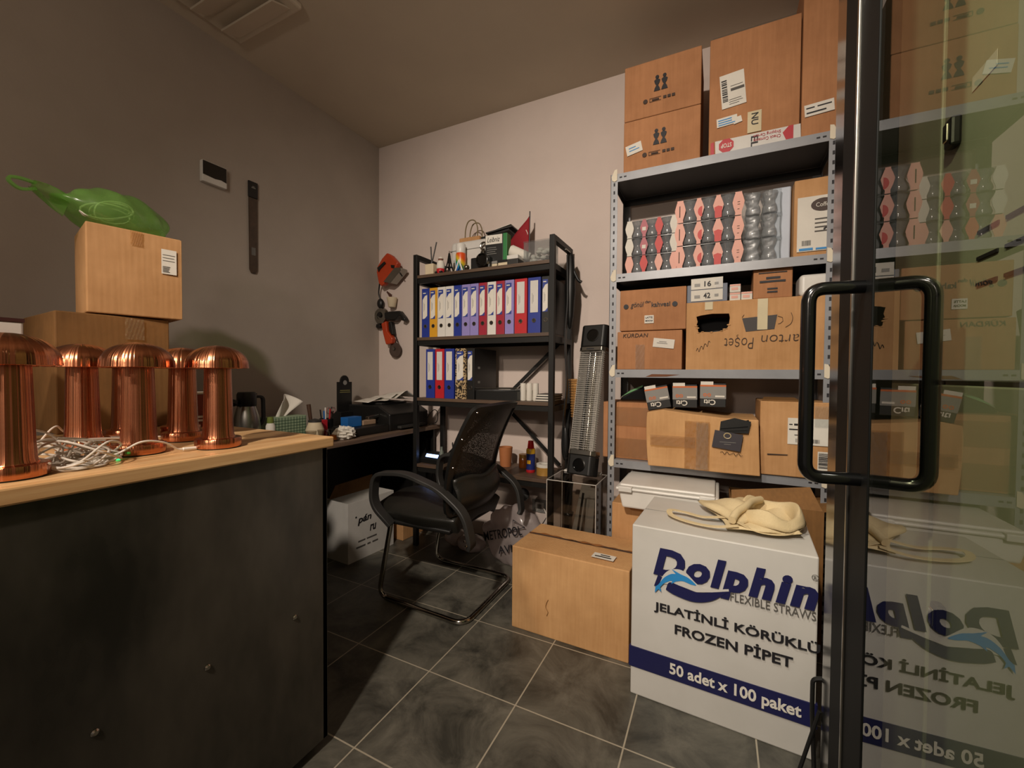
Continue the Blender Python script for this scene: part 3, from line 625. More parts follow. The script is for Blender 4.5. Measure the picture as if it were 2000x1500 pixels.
# sign
t = thing('table_sign', 'black table sign with rounded crest standing at the wall', 'sign', (-2.30, 2.06, DZ + 0.12), math.radians(-3))
arc = [(0.035 * math.cos(a), 0.20 + 0.045 * math.sin(a)) for a in [k / 12 * PI for k in range(13)]]
MB().prism([(-0.058, 0), (0.058, 0), (0.058, 0.20)] + arc + [(-0.058, 0.20)], (0, 0, 0), (0, 1, 0), (0, 0, 1), 0.012).make('board', 'black', t, bevel=0.001)
MB().lathe([(0.014, 0), (0.016, 0.001), (0, 0.0012)], 20, (0.0122, 0, 0.195), (1, 0, 0)).make('emblem', 'grey', t)
marks(t, mat('gold_print', '#8c8650', 0.5), (0.0123, -0.042, 0.128), (0, 1, 0), (0, 0, 1), [(0, 0, 0.084, 0.004), (0.002, 0.012, 0.082, 0.016)])
MB().bx(-0.06, 0.05, -0.065, 0.065, -0.12, 0.0).make('foot_block', 'black', t, bevel=0.003)
# printer and papers
t = thing('printer', 'black printer standing on the far end of the desk', 'printer', (-2.12, 2.295, DZ))
MB().prism([(-0.19, 0), (0.20, 0), (0.20, 0.11), (0.10, 0.165), (-0.19, 0.165)], (0, 0.20, 0), (1, 0, 0), (0, 0, 1), 0.40).make('printer_body', 'black', t, bevel=0.008)
MB().bx(0.20, 0.232, -0.13, 0.13, 0.012, 0.03).make('paper_tray', 'dark_grey', t, bevel=0.003)
MB().bx(-0.12, 0.06, -0.13, 0.13, 0.165, 0.178).make('scanner_lid', 'dark_grey', t, bevel=0.004)
r = random.Random(3)
for k in range(3):
    b = MB(); aa = r.uniform(-0.5, 0.5)
    b.grid(lambda u, v, k=k: Vector(((u - 0.5) * 0.20, (v - 0.5) * 0.29, 0.003 + 0.012 * k + (0.035 + 0.01 * k) * max(0, 1 - abs(3 * (v - 0.35 - 0.1 * k))) * (0.5 + u * 0.5))), 8, 14)
    o = b.make('paper_sheet', 'paper', None, smooth=True, solid=0.001, loc=(-2.16 + 0.03 * k, 2.25 + 0.05 * k, DZ + 0.180), rz=aa)
    tag(o, 'loose white sheet of paper lying on the black printer', 'paper', 'paper sheets on the printer')
o = MB().tube(spline([(-1.93, 2.47, DZ + 0.03), (-1.88, 2.50, DZ + 0.11), (-1.84, 2.50, DZ + 0.10), (-1.845, 2.50, DZ + 0.03), (-1.90, 2.48, DZ + 0.005)], 10), 0.003, 6).make('power_cord', 'black', None, smooth=True); tag(o, 'black looping cord at the right end of the desk', 'cord')
# under the desk
sz = (0.36, 0.20, 0.365)
wc = carton('carton', 'white printed carton standing under the desk', (*FL(-1.974, 1.798, sz, math.radians(86)), 0), sz, math.radians(86), 'white_card', 0.003, seed=7, open_top=True)
text(wc, 'pán', 'ink', (-0.115, -0.106, 0.215), (1, 0, 0.03), (0, 0, 1), width=0.105, height=0.055, bold=0.02, shear=0.2)
text(wc, 'ru', 'ink', (-0.022, -0.106, 0.155), (1, 0, 0.03), (0, 0, 1), width=0.05, height=0.04, bold=0.02, shear=0.2)
MB().lathe([(0.006, 0), (0.006, 0.001), (0, 0.0012)], 12, (-0.125, -0.1035, 0.270), (0, -1, 0)).make('printed_dot', 'ink', wc)
marks(wc, 'ink_grey', (-0.125, -0.1035, 0.075), (1, 0, 0), (0, 0, 1), [(0.015, 0.035, 0.07, 0.045), (0.08, 0.035, 0.16, 0.045), (0.0, 0.0, 0.07, 0.010), (0.085, 0.0, 0.11, 0.010), (0.125, 0.0, 0.17, 0.010)])
MB().prism([(-0.17, 0), (0.17, 0), (0.15, 0.10), (-0.14, 0.085)], (0, 0.095, 0.36), (1, 0, 0), (0, -0.25, 1), 0.004).make('back_flap', 'kraft_d', wc)
sz = (0.24, 0.2, 0.16)
carton('carton', 'small brown carton on the floor behind the white printed one', (-2.02, 2.35, 0), sz, math.radians(88), 'kraft', 0.003, seed=8)

# ================================================================== cantilever chair (it faces the desk; its back is turned to us)
t = thing('office_chair', 'black cantilever office chair with mesh back turned towards the desk', 'chair', (-1.27, 1.83, 0))
def q(x, y, z): return Vector((x + 1.27, y - 1.83, z))
fr = fillet([q(-1.47, 1.615, 0.41), q(-1.545, 1.605, 0.013), q(-1.015, 1.585, 0.013), q(-1.022, 2.085, 0.013), q(-1.545, 2.085, 0.013), q(-1.47, 2.065, 0.41)], 0.07, 8)
MB().tube(fr, 0.0125, 12).make('tube_frame', 'chrome', t, smooth=True)
MB().tube([q(-1.47, 1.615, 0.405), q(-1.13, 1.63, 0.40), q(-1.13, 2.04, 0.40), q(-1.47, 2.065, 0.405)], 0.012, 10).make('seat_support', 'black_metal', t, smooth=True)
b = MB()
def seatfn(u, v):
    x = -1.59 + 0.50 * u; w_ = 0.235 - 0.03 * (2 * u - 1) ** 2 - 0.05 * max(0, 0.25 - u); y = 1.84 + (2 * v - 1) * w_
    return q(x, y, 0.452 + 0.018 * math.sin(PI * v) - 0.045 * max(0, 0.3 - u) - 0.03 * (1 - (1 - abs(2 * v - 1)) ** 0.3))
b.grid(seatfn, 16, 14); b.make('seat', 'leather', t, smooth=True, solid=0.095, bevel=0.012)
# backrest: rounded frame, mesh panel, lower leather cover
def backpt(u, v, off=0.0):
    """u across 0..1 (near to far), v up 0..1"""
    z = 0.50 + 0.50 * v; x = -1.115 + 0.10 * v + 0.045 * v * v - 0.03 * math.sin(PI * v) ; yc = 1.80
    hw = 0.205 + 0.012 * math.sin(PI * v); bow = 0.045 * (1 - (2 * u - 1) ** 2)
    return q(x + bow + off, yc + (2 * u - 1) * hw, z - 0.008 * abs(2 * u - 1) * v)
MB().grid(lambda u, v: backpt(0.03 + 0.94 * u, 0.03 + 0.94 * v), 18, 24).make('mesh_panel', 'chair_mesh', t, smooth=True)
ring = [backpt(0, v / 10) for v in range(11)] + [backpt(u / 8, 1) for u in range(1, 8)] + [backpt(1, 1 - v / 10) for v in range(11)] + [backpt(1 - u / 8, 0) for u in range(1, 8)]
ring = fillet(ring, 0.04, 3, True)
MB().sweep(ring, [(0.016, 0.010), (-0.016, 0.010), (-0.016, -0.010), (0.016, -0.010)], closed=True).make('back_frame', 'black', t, smooth=True, bevel=0.004)
def lum(u, v):
    top_ = 0.33 + 0.02 * math.sin(9 * u); p = backpt(0.02 + 0.96 * u, v * top_, 0.018 + 0.03 * math.sin(PI * min(1, v * 1.2)))
    return p
MB().grid(lum, 20, 10).make('lumbar_cover', 'leather', t, smooth=True, solid=0.012)
for k, (u, v) in enumerate(((0.02, 0.97), (0.0, 0.72), (0.0, 0.45), (0.12, 0.02), (0.5, 0.01), (0.9, 0.02))):
    MB().lathe([(0.0055, 0), (0.004, 0.003), (0, 0.004)], 10, backpt(u, v, 0.014), (1, -0.1, 0)).make('screw', 'chrome', t, smooth=True)
for sgn, yy in ((-1, 1.555), (1, 2.10)):
    path = fillet([q(-1.44, yy + 0.03 * -sgn, 0.40), q(-1.535, yy, 0.50), q(-1.52, yy, 0.655), q(-1.33, yy, 0.675), q(-1.13, yy, 0.625), q(-0.99, yy, 0.53), q(-0.965, yy + 0.01 * -sgn, 0.40), q(-0.975, yy + 0.02 * -sgn, 0.375)], 0.06, 6)
    MB().sweep(path, [(0.026, 0.010), (-0.026, 0.010), (-0.026, -0.010), (0.026, -0.010)], upv=(0, 1, 0)).make('armrest', 'dark_grey', t, smooth=True, bevel=0.004)
for dx in (0, 0.018): MB().lathe([(0.006, 0), (0.004, 0.004), (0, 0.005)], 10, q(-0.975 - dx * 0.4, 1.535, 0.400 + dx), (0.1, -1, 0)).make('screw', 'chrome', t, smooth=True)
# pale rounded seat pads on the floor behind
for k, (x, y, r_) in enumerate(((-1.42, 2.30, 0.075), (-1.56, 2.34, 0.065))):
    o = MB().blob((0, 0, 0.055), (r_ * 1.3, r_, 0.055), 24, 14, lambda q_, d: q_ * (1 + 0.06 * math.sin(8 * d.x + k) * math.sin(7 * d.y))).make('plastic_sack', 'white_bag', None, smooth=True, loc=(x, y, 0))
    tag(o, ['pale rounded plastic sack on the floor seen under the chair seat', 'smaller pale plastic sack at the left under the chair seat'][k], 'sack')

# ================================================================== black rack with binders
X0, X1, Y0, Y1 = -1.817, -0.828, 2.20, 2.53
t = thing('storage_rack', 'black steel rack with dark wooden shelves against the back wall', 'rack', ((X0 + X1) / 2, 2.365, 0))
def r0(x, y, z): return (x - (X0 + X1) / 2, y - 2.365, z)
def rb(x0, x1, y0, y1, z0, z1): return MB().bx(x0 - (X0 + X1) / 2, x1 - (X0 + X1) / 2, y0 - 2.365, y1 - 2.365, z0, z1)
for x in (X0, X1 - 0.03):
    for y in (Y0, Y1 - 0.03): rb(x, x + 0.03, y, y + 0.03, 0, 1.932).make('post', 'black_metal', t, bevel=0.002)
    rb(x, x + 0.03, Y0 + 0.03, Y1 - 0.03, 1.902, 1.932).make('side_rail', 'black_metal', t)
SH = [1.795, 1.388, 0.992, 0.552]
for z in SH:
    rb(X0 + 0.03, X1 - 0.03, Y0 + 0.004, Y1 - 0.002, z - 0.02, z).make('shelf_board', 'rack_wood', t, bevel=0.001)
    rb(X0 + 0.03, X1 - 0.03, Y0 + 0.012, Y0 + 0.034, z - 0.052, z - 0.02).make('front_rail', 'black_metal', t)
    rb(X0 + 0.03, X1 - 0.03, Y1 - 0.03, Y1 - 0.008, z - 0.052, z - 0.02).make('back_rail', 'black_metal', t)
    for x in (X0, X1 - 0.03): rb(x, x + 0.03, Y0 + 0.03, Y1 - 0.03, z - 0.052, z - 0.02).make('side_rail', 'black_metal', t)
for a_, c_ in (((-0.90, 1.36), (-1.75, 0.57)), ((-0.90, 0.57), (-1.75, 1.36))):
    p, q2 = Vector(r0(a_[0], 2.525, a_[1])), Vector(r0(c_[0], 2.525, c_[1]))
    MB().sweep([p, q2], [(0.012, 0.002), (-0.012, 0.002), (-0.012, -0.002), (0.012, -0.002)], upv=(p - q2).cross(Vector((0, 1, 0)))).make('cross_brace', 'black_metal', t)
# binders
def binder(x, z, w_, m, lab, label, y=2.215, group=None, side=None):
    t = thing('lever_arch_binder', label, 'binder', (x, y, z), 0, group)
    d, h = 0.285, 0.318; hw = w_ / 2
    b = MB(); b.bx(-hw, hw, 0, 0.004, 0, h); b.bx(-hw, -hw + 0.003, 0.004, d, 0, h); b.bx(hw - 0.003, hw, 0.004, d, 0, h); b.make('cover', m, t, bevel=0.001)
    MB().bx(-hw + 0.008, hw - 0.012, 0.02, d - 0.012, 0.006, h - 0.014).make('paper_stack', 'paper', t)
    MB().lathe([(0.0125, 0), (0.0125, 0.003), (0.0085, 0.003), (0.0085, -0.001)], 20, (0, 0.0, 0.072), (0, -1, 0), cap=False).make('finger_ring', 'chrome', t, smooth=True)
    MB().lathe([(0.0085, 0), (0.0085, 0.0006), (0, 0.0006)], 16, (0, 0.0, 0.072), (0, -1, 0)).make('finger_hole', 'black', t)
    lw, z0, z1 = w_ * 0.62, 0.118, 0.300
    o_ = (-lw / 2 - (0.004 if lab == 'swoosh' else 0.0), -0.0008, z0); s_ = sticker(t, o_, (1, 0, 0), (0, 0, 1), lw, z1 - z0, 'white_card' if lab == 'plain' else 'paper', 'spine_label')
    if lab == 'swoosh':
        hh = z1 - z0
        b = MB(); b.prism([(0, hh), (0, hh - 0.055), (lw * 0.5, hh - 0.030), (lw, hh - 0.024), (lw, hh)], Vector(o_) + Vector((0, -0.0008, 0)), (1, 0, 0), (0, 0, 1), 0.0004)
        b.prism([(0, 0.0), (lw, 0.0), (lw, 0.022), (lw * 0.5, 0.005), (0, 0.002)], Vector(o_) + Vector((0, -0.0008, 0)), (1, 0, 0), (0, 0, 1), 0.0004)
        b.make('label_print', mat_print, t)
        marks(t, 'paper', Vector(o_) + Vector((lw * 0.12, -0.0012, hh - 0.016)), (1, 0, 0), (0, 0, 1), [(0, 0, lw * 0.6, 0.006)])
    marks(t, 'grey', Vector(o_) + Vector((lw * 0.25, -0.0006, 0.05)), (1, 0, 0), (0, 0, 1), [(0, 0, 0.002, 0.06), (0.006, 0.01, 0.008, 0.05)], 'handwriting')
    return t
mat_print = mat('blue_print', '#2b3f8f', 0.5)
bl = [-1.757, -1.694, -1.631, -1.568, -1.505, -1.445, -1.384, -1.322, -1.262, -1.202, -1.142, -1.078, -0.993, -0.907]
bw = [0.060, 0.060, 0.060, 0.060, 0.056, 0.058, 0.058, 0.056, 0.058, 0.056, 0.058, 0.078, 0.078, 0.050]
bc = ['blue', 'yellow', 'white', 'white', 'blue', 'lilac', 'lilac', 'crimson', 'white', 'crimson', 'lilac', 'red', 'blue', 'black']
bn = ['blue lever arch binder at the left end of the upper row', 'yellow lever arch binder in the upper row', 'white lever arch binder right beside the yellow one', 'white lever arch binder between another white one and a blue one',
      'blue lever arch binder between the white and the lilac ones', 'lilac lever arch binder right beside the blue one, upper row', 'lilac lever arch binder left beside the first crimson one', 'crimson lever arch binder left of the lone white one',
      'white lever arch binder between the two crimson ones', 'crimson lever arch binder left beside the lone lilac one', 'lilac lever arch binder left beside the wide bright red one', 'wide bright red lever arch binder with a plain label, upper row', 'wide blue lever arch binder between the bright red and the black one', 'black lever arch binder at the right end of the upper row']
for k in range(14): binder(bl[k] + bw[k] / 2, SH[1], bw[k], bc[k], 'plain' if k in (11, 12) else 'swoosh', bn[k], group='binders on the middle rack shelf')
lb = [(-1.722, 0.068, 'blue', 'plain', 'blue lever arch binder at the left end of the lower row'), (-1.648, 0.068, 'red', 'plain', 'red lever arch binder between the two blue ones, lower row'), (-1.575, 0.072, 'blue', 'plain', 'blue lever arch binder left of the leopard print one'),
      (-1.492, 0.078, 'leopard', 'swoosh', 'leopard print lever arch binder in the lower row'), (-1.405, 0.052, 'black', 'swoosh', 'black lever arch binder showing its side at the right end of the lower row')]
for x, w_, m, la, n_ in lb: bt = binder(x + w_ / 2, SH[2], w_, m, la, n_, group='binders on the lower rack shelf')
for zz in (0.10, 0.19): MB().bx(0.0265, 0.0275, 0.045, 0.07, zz, zz + 0.014).make('lock_slot', 'grey', bt)

# ---- things on top of the rack
Z1 = SH[0]
t = thing('reed_diffuser', 'pale reed diffuser with dark sticks at the left end of the rack top', 'diffuser', (-1.70, 2.245, Z1))
MB().bx(-0.033, 0.033, -0.03, 0.03, 0, 0.07).make('jar', 'cream', t, bevel=0.004)
MB().lathe([(0.013, 0.07), (0.013, 0.085), (0, 0.086)], 16).make('stopper', 'black', t)
for a_, hh in ((-0.012, 0.19), (0.034, 0.215)): MB().cyl((0, 0, 0.075), (a_, 0.005, hh), 0.0042, n=8).make('reed', 'dark_grey', t)
t = thing('santa_figurine', 'small red and white figurine with a hat on the rack top', 'figurine', (-1.625, 2.24, Z1))
MB().lathe([(0.024, 0), (0.028, 0.01), (0.027, 0.03), (0.024, 0.034)], 20).make('red_coat', 'red', t, smooth=True)
MB().lathe([(0.024, 0.033), (0.028, 0.045), (0.024, 0.07), (0.018, 0.085), (0, 0.088)], 20).make('white_beard', 'paper', t, smooth=True)
MB().blob((0, 0, 0.095), (0.017, 0.017, 0.016)).make('head', mat('ruddy_face', '#7a5142', 0.6), t, smooth=True)
MB().lathe([(0.018, 0.098), (0.013, 0.108), (0, 0.114)], 16).make('hat', 'paper', t, smooth=True)
for s_ in (-1, 1): MB().blob((0.018 * s_, -0.02, 0.008), (0.011, 0.016, 0.009)).make('boot', 'black', t, smooth=True)
t = thing('tower_figurine', 'small dark pointed lattice tower figurine on the rack top', 'figurine', (-1.555, 2.235, Z1))
b = MB()
for sx in (-1, 1):
    for sy in (-1, 1): b.tube([(0.022 * sx, 0.022 * sy, 0), (0.013 * sx, 0.013 * sy, 0.035), (0.007 * sx, 0.007 * sy, 0.07), (0.001 * sx, 0.001 * sy, 0.125)], 0.0045, 6)
b.bx(-0.017, 0.017, -0.017, 0.017, 0.033, 0.038); b.bx(-0.010, 0.010, -0.010, 0.010, 0.062, 0.066); b.cyl((0, 0, 0.12), (0, 0, 0.14), 0.002, n=6); b.make('tower', 'black', t)
t = thing('spray_can', 'spray can with rainbow coloured body and white cap on the rack top', 'spray can', (-1.51, 2.30, Z1))
MB().lathe([(0.031, 0), (0.033, 0.003), (0.033, 0.125), (0.030, 0.135)], 28).make('can_body', 'rainbow', t, smooth=True)
MB().lathe([(0.029, 0.133), (0.031, 0.14), (0.031, 0.19), (0.027, 0.195), (0, 0.195)], 28).make('cap', 'white', t, smooth=True)
t = thing('easel_stand', 'small pale forked stand before the spray can', 'stand', (-1.475, 2.225, Z1))
for s_ in (-1, 1): MB().tube([(0.0, 0, 0.072), (0.028 * s_, 0, 0.0)], 0.005, 8).make('leg', 'white', t, smooth=True)
MB().tube([(0.0, 0, 0.072), (0.0, 0.04, 0.004)], 0.004, 8).make('rear_leg', 'white', t, smooth=True)
o = MB().blob((0, 0, 0.019), (0.019, 0.019, 0.019)).make('crystal_ball', 'chrome', None, smooth=True, loc=(-1.42, 2.228, Z1)); tag(o, 'small shiny silver ball between the forked stand and the camera', 'ornament')
t = thing('camera', 'black camera with a large round lens on the rack top', 'camera', (-1.325, 2.235, Z1))
MB().bx(-0.068, 0.068, -0.005, 0.045, 0, 0.075).make('camera_body', 'black', t, bevel=0.008)
MB().lathe([(0.042, 0), (0.042, 0.028), (0.036, 0.03), (0.030, 0.022), (0, 0.020)], 32, (0.028, -0.004, 0.047), (0, -1, 0)).make('lens', 'black_gloss', t, smooth=True)
t = thing('hard_case', 'white rounded hard case at the back of the rack top', 'case', (-1.45, 2.435, Z1))
MB().bx(-0.18, 0.18, -0.085, 0.085, 0, 0.235).make('case_shell', 'white_card', t, bevel=0.03, seg=4)
MB().bx(-0.181, 0.181, -0.087, 0.087, 0.17, 0.176).make('lid_seam', 'grey', t, bevel=0.03, seg=4)
t = thing('ornament', 'small silver ornament of bulb and ring before the white case', 'ornament', (-1.35, 2.318, Z1))
MB().lathe([(0.026, 0), (0.026, 0.012), (0.010, 0.02), (0.010, 0.08), (0.020, 0.09), (0.020, 0.13), (0.012, 0.14)], 20).make('base', 'steel', t, smooth=True)
MB().tube([(0.022 * math.cos(a), 0, 0.168 + 0.022 * math.sin(a)) for a in [k / 20 * 2 * PI for k in range(17)]], 0.007, 8).make('ring', 'steel', t, smooth=True)
t = thing('paper_bag', 'brown paper carrier bag with rope handles lying on the white case', 'bag', (-1.50, 2.45, Z1 + 0.237))
MB().bx(-0.09, 0.07, -0.05, 0.05, 0, 0.035).make('folded_bag', 'kraft', t, bevel=0.006)
for dy in (-0.03, 0.03):
    MB().tube(fillet([(-0.055, dy, 0.03), (-0.052, dy, 0.10), (-0.03, dy, 0.152), (0.02, dy, 0.152), (0.045, dy, 0.10), (0.042, dy, 0.03)], 0.04), 0.004, 8).make('rope_handle', mat('twine', '#77694a', 0.8), t, smooth=True)
t = thing('black_folder', 'black open folder lying on top of the white case', 'folder', (-1.305, 2.45, Z1 + 0.237), 0.05)
MB().box((0, 0, 0.018), (0.20, 0.15, 0.012), rot=Matrix.Rotation(-0.16, 3, 'Y')).make('lower_cover', 'black', t)
MB().box((0.02, 0.01, 0.048), (0.19, 0.14, 0.008), rot=Matrix.Rotation(-0.12, 3, 'Y')).make('upper_cover', 'dark_grey', t)
MB().box((0.05, 0.0, 0.062), (0.11, 0.12, 0.003), rot=Matrix.Rotation(-0.20, 3, 'Y')).make('paper', 'paper', t)
t = thing('printed_box', 'black box with white and green print standing on the rack top', 'box', (-1.235, 2.30, Z1 + 0.048), 0.06)
MB().bx(-0.075, 0.045, -0.03, 0.03, 0, 0.165).make('box_body', 'black', t, bevel=0.002)
MB().bx(0.045, 0.072, -0.0302, 0.0302, 0, 0.1652).make('green_end', 'green', t, bevel=0.002)
sticker(t, (-0.072, -0.031, 0.105), (1, 0, 0), (0, 0, 1), 0.112, 0.056, 'paper', 'title_panel')
text(t, 'Leibniz', 'ink', (-0.060, -0.0320, 0.118), (1, 0, 0), (0, 0, 1), width=0.085, height=0.030, shear=0.25)
marks(t, 'grey', (-0.062, -0.0305, 0.045), (1, 0, 0), (0, 0, 1), bars(4, 0.07, 0.05, 4, 0.75))
for k, (x, y, w_, lbl) in enumerate(((-1.255, 2.26, 0.066, 'small stack of cream cards left under the green and black box'), (-1.178, 2.255, 0.066, 'small stack of cream cards right under the green and black box'))):
    t = thing('card_stack', lbl, 'cards', (x, y, Z1), 0, 'card stacks on the rack top')
    MB().bx(-w_ / 2, w_ / 2, 0, 0.085, 0, 0.030).make('cards', 'cream', t)
    MB().bx(-w_ / 2 - 0.002, w_ / 2 + 0.002, -0.002, 0.086, 0.031, 0.046).make('cover', ['grey', 'black'][k], t)
t = thing('cup_stack', 'pale paper cups lying on a dark box at the rack top', 'cups', (-1.105, 2.265, Z1))
MB().bx(-0.035, 0.035, -0.03, 0.06, 0, 0.038).make('dark_box', 'dark_grey', t, bevel=0.002)
MB().bx(-0.036, 0.036, -0.032, 0.06, 0.038, 0.062).make('white_lid', 'white', t, bevel=0.003)
MB().lathe([(0.030, 0), (0.036, 0.01), (0.024, 0.13), (0.0, 0.131)], 24, (-0.04, 0.02, 0.105), (0.85, 0.25, -0.32)).make('cup', 'paper', t, smooth=True)
# flag
t = thing('pennant_flag', 'small dark red flag on a stick behind the rack top items', 'flag', (-1.09, 2.44, Z1))
MB().cyl((0.0, 0, 0), (0.005, 0.0, 0.385), 0.004, n=8).make('stick', 'black', t)
MB().grid(lambda u, v: Vector((0.004 - 0.21 * u * (1 - 0.12 * v), -0.015 * math.sin(5 * u + 2 * v), 0.36 - 0.20 * (u ** 0.8) - (0.30 - 0.10 * u) * v * (1 - 0.45 * u))), 14, 12).make('cloth', 'flag', t, smooth=True, solid=0.002)
MB().prism([(0, 0), (0.02, 0.012), (0.024, 0.035), (0.012, 0.06), (0.002, 0.05)], (-0.026, -0.012, 0.21), (1, 0, 0), (0, 0, 1), 0.001).make('crescent', 'paper', t)
# clear tub
t = thing('clear_box', 'clear plastic box filled with pale lumps at the right end of the rack top', 'box', (-0.955, 2.30, Z1))
b = MB(); b.bx(-0.072, 0.085, -0.075, 0.075, 0.001, 0.118); bmesh.ops.delete(b.b, geom=[f for f in b.b.faces if f.normal.z > 0.9 or f.calc_center_median().z > 0.117], context='FACES'); b.make('tub', 'film', t, bevel=0.008, solid=0.002)
MB().bx(-0.076, 0.089, -0.079, 0.079, 0.118, 0.126).make('lid', 'film', t, bevel=0.004)
rr = random.Random(4)
for k in range(11):
    MB().blob((rr.uniform(-0.045, 0.055), rr.uniform(-0.045, 0.045), 0.02 + 0.075 * (k / 11)), (rr.uniform(0.014, 0.024), 0.018, rr.uniform(0.010, 0.016)), 14, 8).make('contents', 'paper', t, smooth=True)

# ---- lower rack shelf
t = thing('letter_tray', 'black mesh letter tray with papers on the lower rack shelf', 'tray', (-1.225, 2.36, SH[2]))
b = MB(); b.bx(-0.155, 0.155, -0.12, 0.12, 0.001, 0.055); bmesh.ops.delete(b.b, geom=[f for f in b.b.faces if f.calc_center_median().z > 0.054], context='FACES'); b.make('tray_mesh', 'black', t, solid=0.004)
MB().bx(-0.13, 0.12, -0.105, 0.10, 0.012, 0.034).make('papers', 'paper', t)
MB().box((0.0, -0.005, 0.058), (0.27, 0.21, 0.010), rot=Matrix.Rotation(-0.05, 3, 'Y')).make('plastic_folder', 'film', t)
MB().tube([(-0.155, -0.12, 0.07), (0.155, -0.12, 0.075)], 0.005, 8).make('rim', 'steel', t)
for k in range(3):
    o = MB().lathe([(0.017, 0), (0.019, 0.004), (0.017, 0.105), (0, 0.105)], 20).make('white_roll', 'paper', None, smooth=True, loc=(-1.058 + 0.036 * k, 2.30 + 0.012 * k, SH[2]))
    tag(o, ['leftmost of the three white paper rolls on the lower rack shelf', 'middle of the three white paper rolls on the lower rack shelf', 'rightmost of the three white paper rolls on the lower rack shelf'][k], 'paper roll', 'white rolls on the rack')
for k in range(3):
    t = thing('notebook', ['bottom notebook of the small stack right of the white rolls', 'middle notebook of the small stack right of the white rolls', 'top notebook of the small stack right of the white rolls'][k], 'notebook', (-0.915 + 0.004 * k, 2.36, SH[2] + 0.0145 * k), 0.03 * k, 'notebooks on the lower rack shelf')
    MB().bx(-0.055, 0.055, -0.08, 0.08, 0, 0.003).make('cover', 'black', t); MB().bx(-0.055, 0.055, -0.08, 0.08, 0.0115, 0.0142).make('cover', 'black', t); MB().bx(-0.053, 0.052, -0.078, 0.078, 0.003, 0.0115).make('pages', 'paper', t)
# ---- bottom rack shelf
t = thing('router', 'black device with glowing blue display on the bottom rack shelf', 'router', (-1.705, 2.30, SH[3]), -0.1)
MB().prism([(-0.06, 0), (0.06, 0), (0.06, 0.028), (0.035, 0.062), (-0.06, 0.062)], (-0.08, 0, 0), (0, -1, 0), (0, 0, 1), -0.16).make('device_body', 'black', t, bevel=0.003)
MB().box((0.008, -0.0445, 0.051), (0.105, 0.002, 0.022), rot=Matrix.Rotation(-0.63, 3, 'X')).make('display', 'led_b', t)
t = thing('pen_cup', 'black cup stuffed with pens beside the glowing device', 'pen pot', (-1.56, 2.34, SH[3]))
MB().lathe([(0.036, 0), (0.038, 0.09), (0.035, 0.09), (0.033, 0.004), (0, 0.004)], 20).make('cup', 'black', t, smooth=True)
for k in range(6):
    a = k * 1.05; MB().cyl((0.015 * math.cos(a), 0.015 * math.sin(a), 0.005), (0.038 * math.cos(a), 0.03 * math.sin(a), 0.13 + 0.012 * (k % 3)), 0.004, n=8).make('pen', ['black', 'dark_grey', 'blue'][k % 3], t)
t = thing('grey_bottle', 'slim grey green bottle right of the glowing device', 'bottle', (-1.635, 2.27, SH[3]))
MB().lathe([(0.014, 0), (0.014, 0.08), (0.008, 0.095), (0.008, 0.115), (0, 0.116)], 16).make('bottle_body', mat('grey_green', '#6d756c', 0.4), t, smooth=True)
o = MB().lathe([(0.0, 0.004), (0.036, 0.0), (0.045, 0.125), (0.041, 0.125), (0.033, 0.008), (0, 0.008)], 28, cap=False).make('clay_cup', 'terracotta', None, smooth=True, loc=(-1.235, 2.42, SH[3])); tag(o, 'terracotta coloured cup on the bottom rack shelf right of the chair back', 'cup')
t = thing('small_jar', 'small amber jar with a lid behind the blue spray can', 'jar', (-1.115, 2.44, SH[3]))
MB().lathe([(0.030, 0), (0.032, 0.004), (0.032, 0.06), (0.028, 0.066)], 24).make('jar_body', 'amber', t, smooth=True)
MB().lathe([(0.031, 0.064), (0.031, 0.085), (0, 0.086)], 24).make('lid', mat('brass_lid', '#a5793a', 0.4, 0.6), t, smooth=True)
t = thing('lubricant_can', 'blue spray can with yellow band and red cap on the bottom rack shelf', 'spray can', (-1.022, 2.34, SH[3]))
MB().lathe([(0.026, 0), (0.028, 0.004), (0.028, 0.018)], 24).make('red_band', 'red', t, smooth=True)
MB().lathe([(0.028, 0.018), (0.028, 0.115)], 24, cap=False).make('can_body', mat('can_blue', '#24306e', 0.3), t, smooth=True)
MB().lathe([(0.028, 0.115), (0.028, 0.138), (0.024, 0.146)], 24).make('yellow_band', mat('can_yellow', '#d1a02a', 0.3), t, smooth=True)
MB().lathe([(0.019, 0.144), (0.021, 0.15), (0.016, 0.192), (0, 0.193)], 20).make('cap', mat('cap_red', '#b81818', 0.35), t, smooth=True)
marks(t, mat('print_yellow', '#d1a02a', 0.4), (-0.012, -0.0283, 0.055), (1, 0, 0), (0, 0, 1), [(0, 0, 0.024, 0.022)], 'printed_shield')
t = thing('tape_roll', 'roll of brown packing tape with a pale core on the bottom rack shelf', 'tape roll', (-0.925, 2.32, SH[3]))
MB().lathe([(0.030, 0), (0.046, 0), (0.047, 0.048), (0.030, 0.048), (0.030, 0)], 32, cap=False).make('tape_winding', mat('brown_tape', '#a9803f', 0.25), t, smooth=True)
MB().lathe([(0.028, 0.0), (0.030, 0.0), (0.030, 0.066), (0.028, 0.066), (0.028, 0)], 32, cap=False).make('core', 'paper', t, smooth=True)
MB().lathe([(0.047, 0.048), (0.047, 0.066), (0.030, 0.066)], 32, cap=False).make('pale_band', 'paper', t, smooth=True)

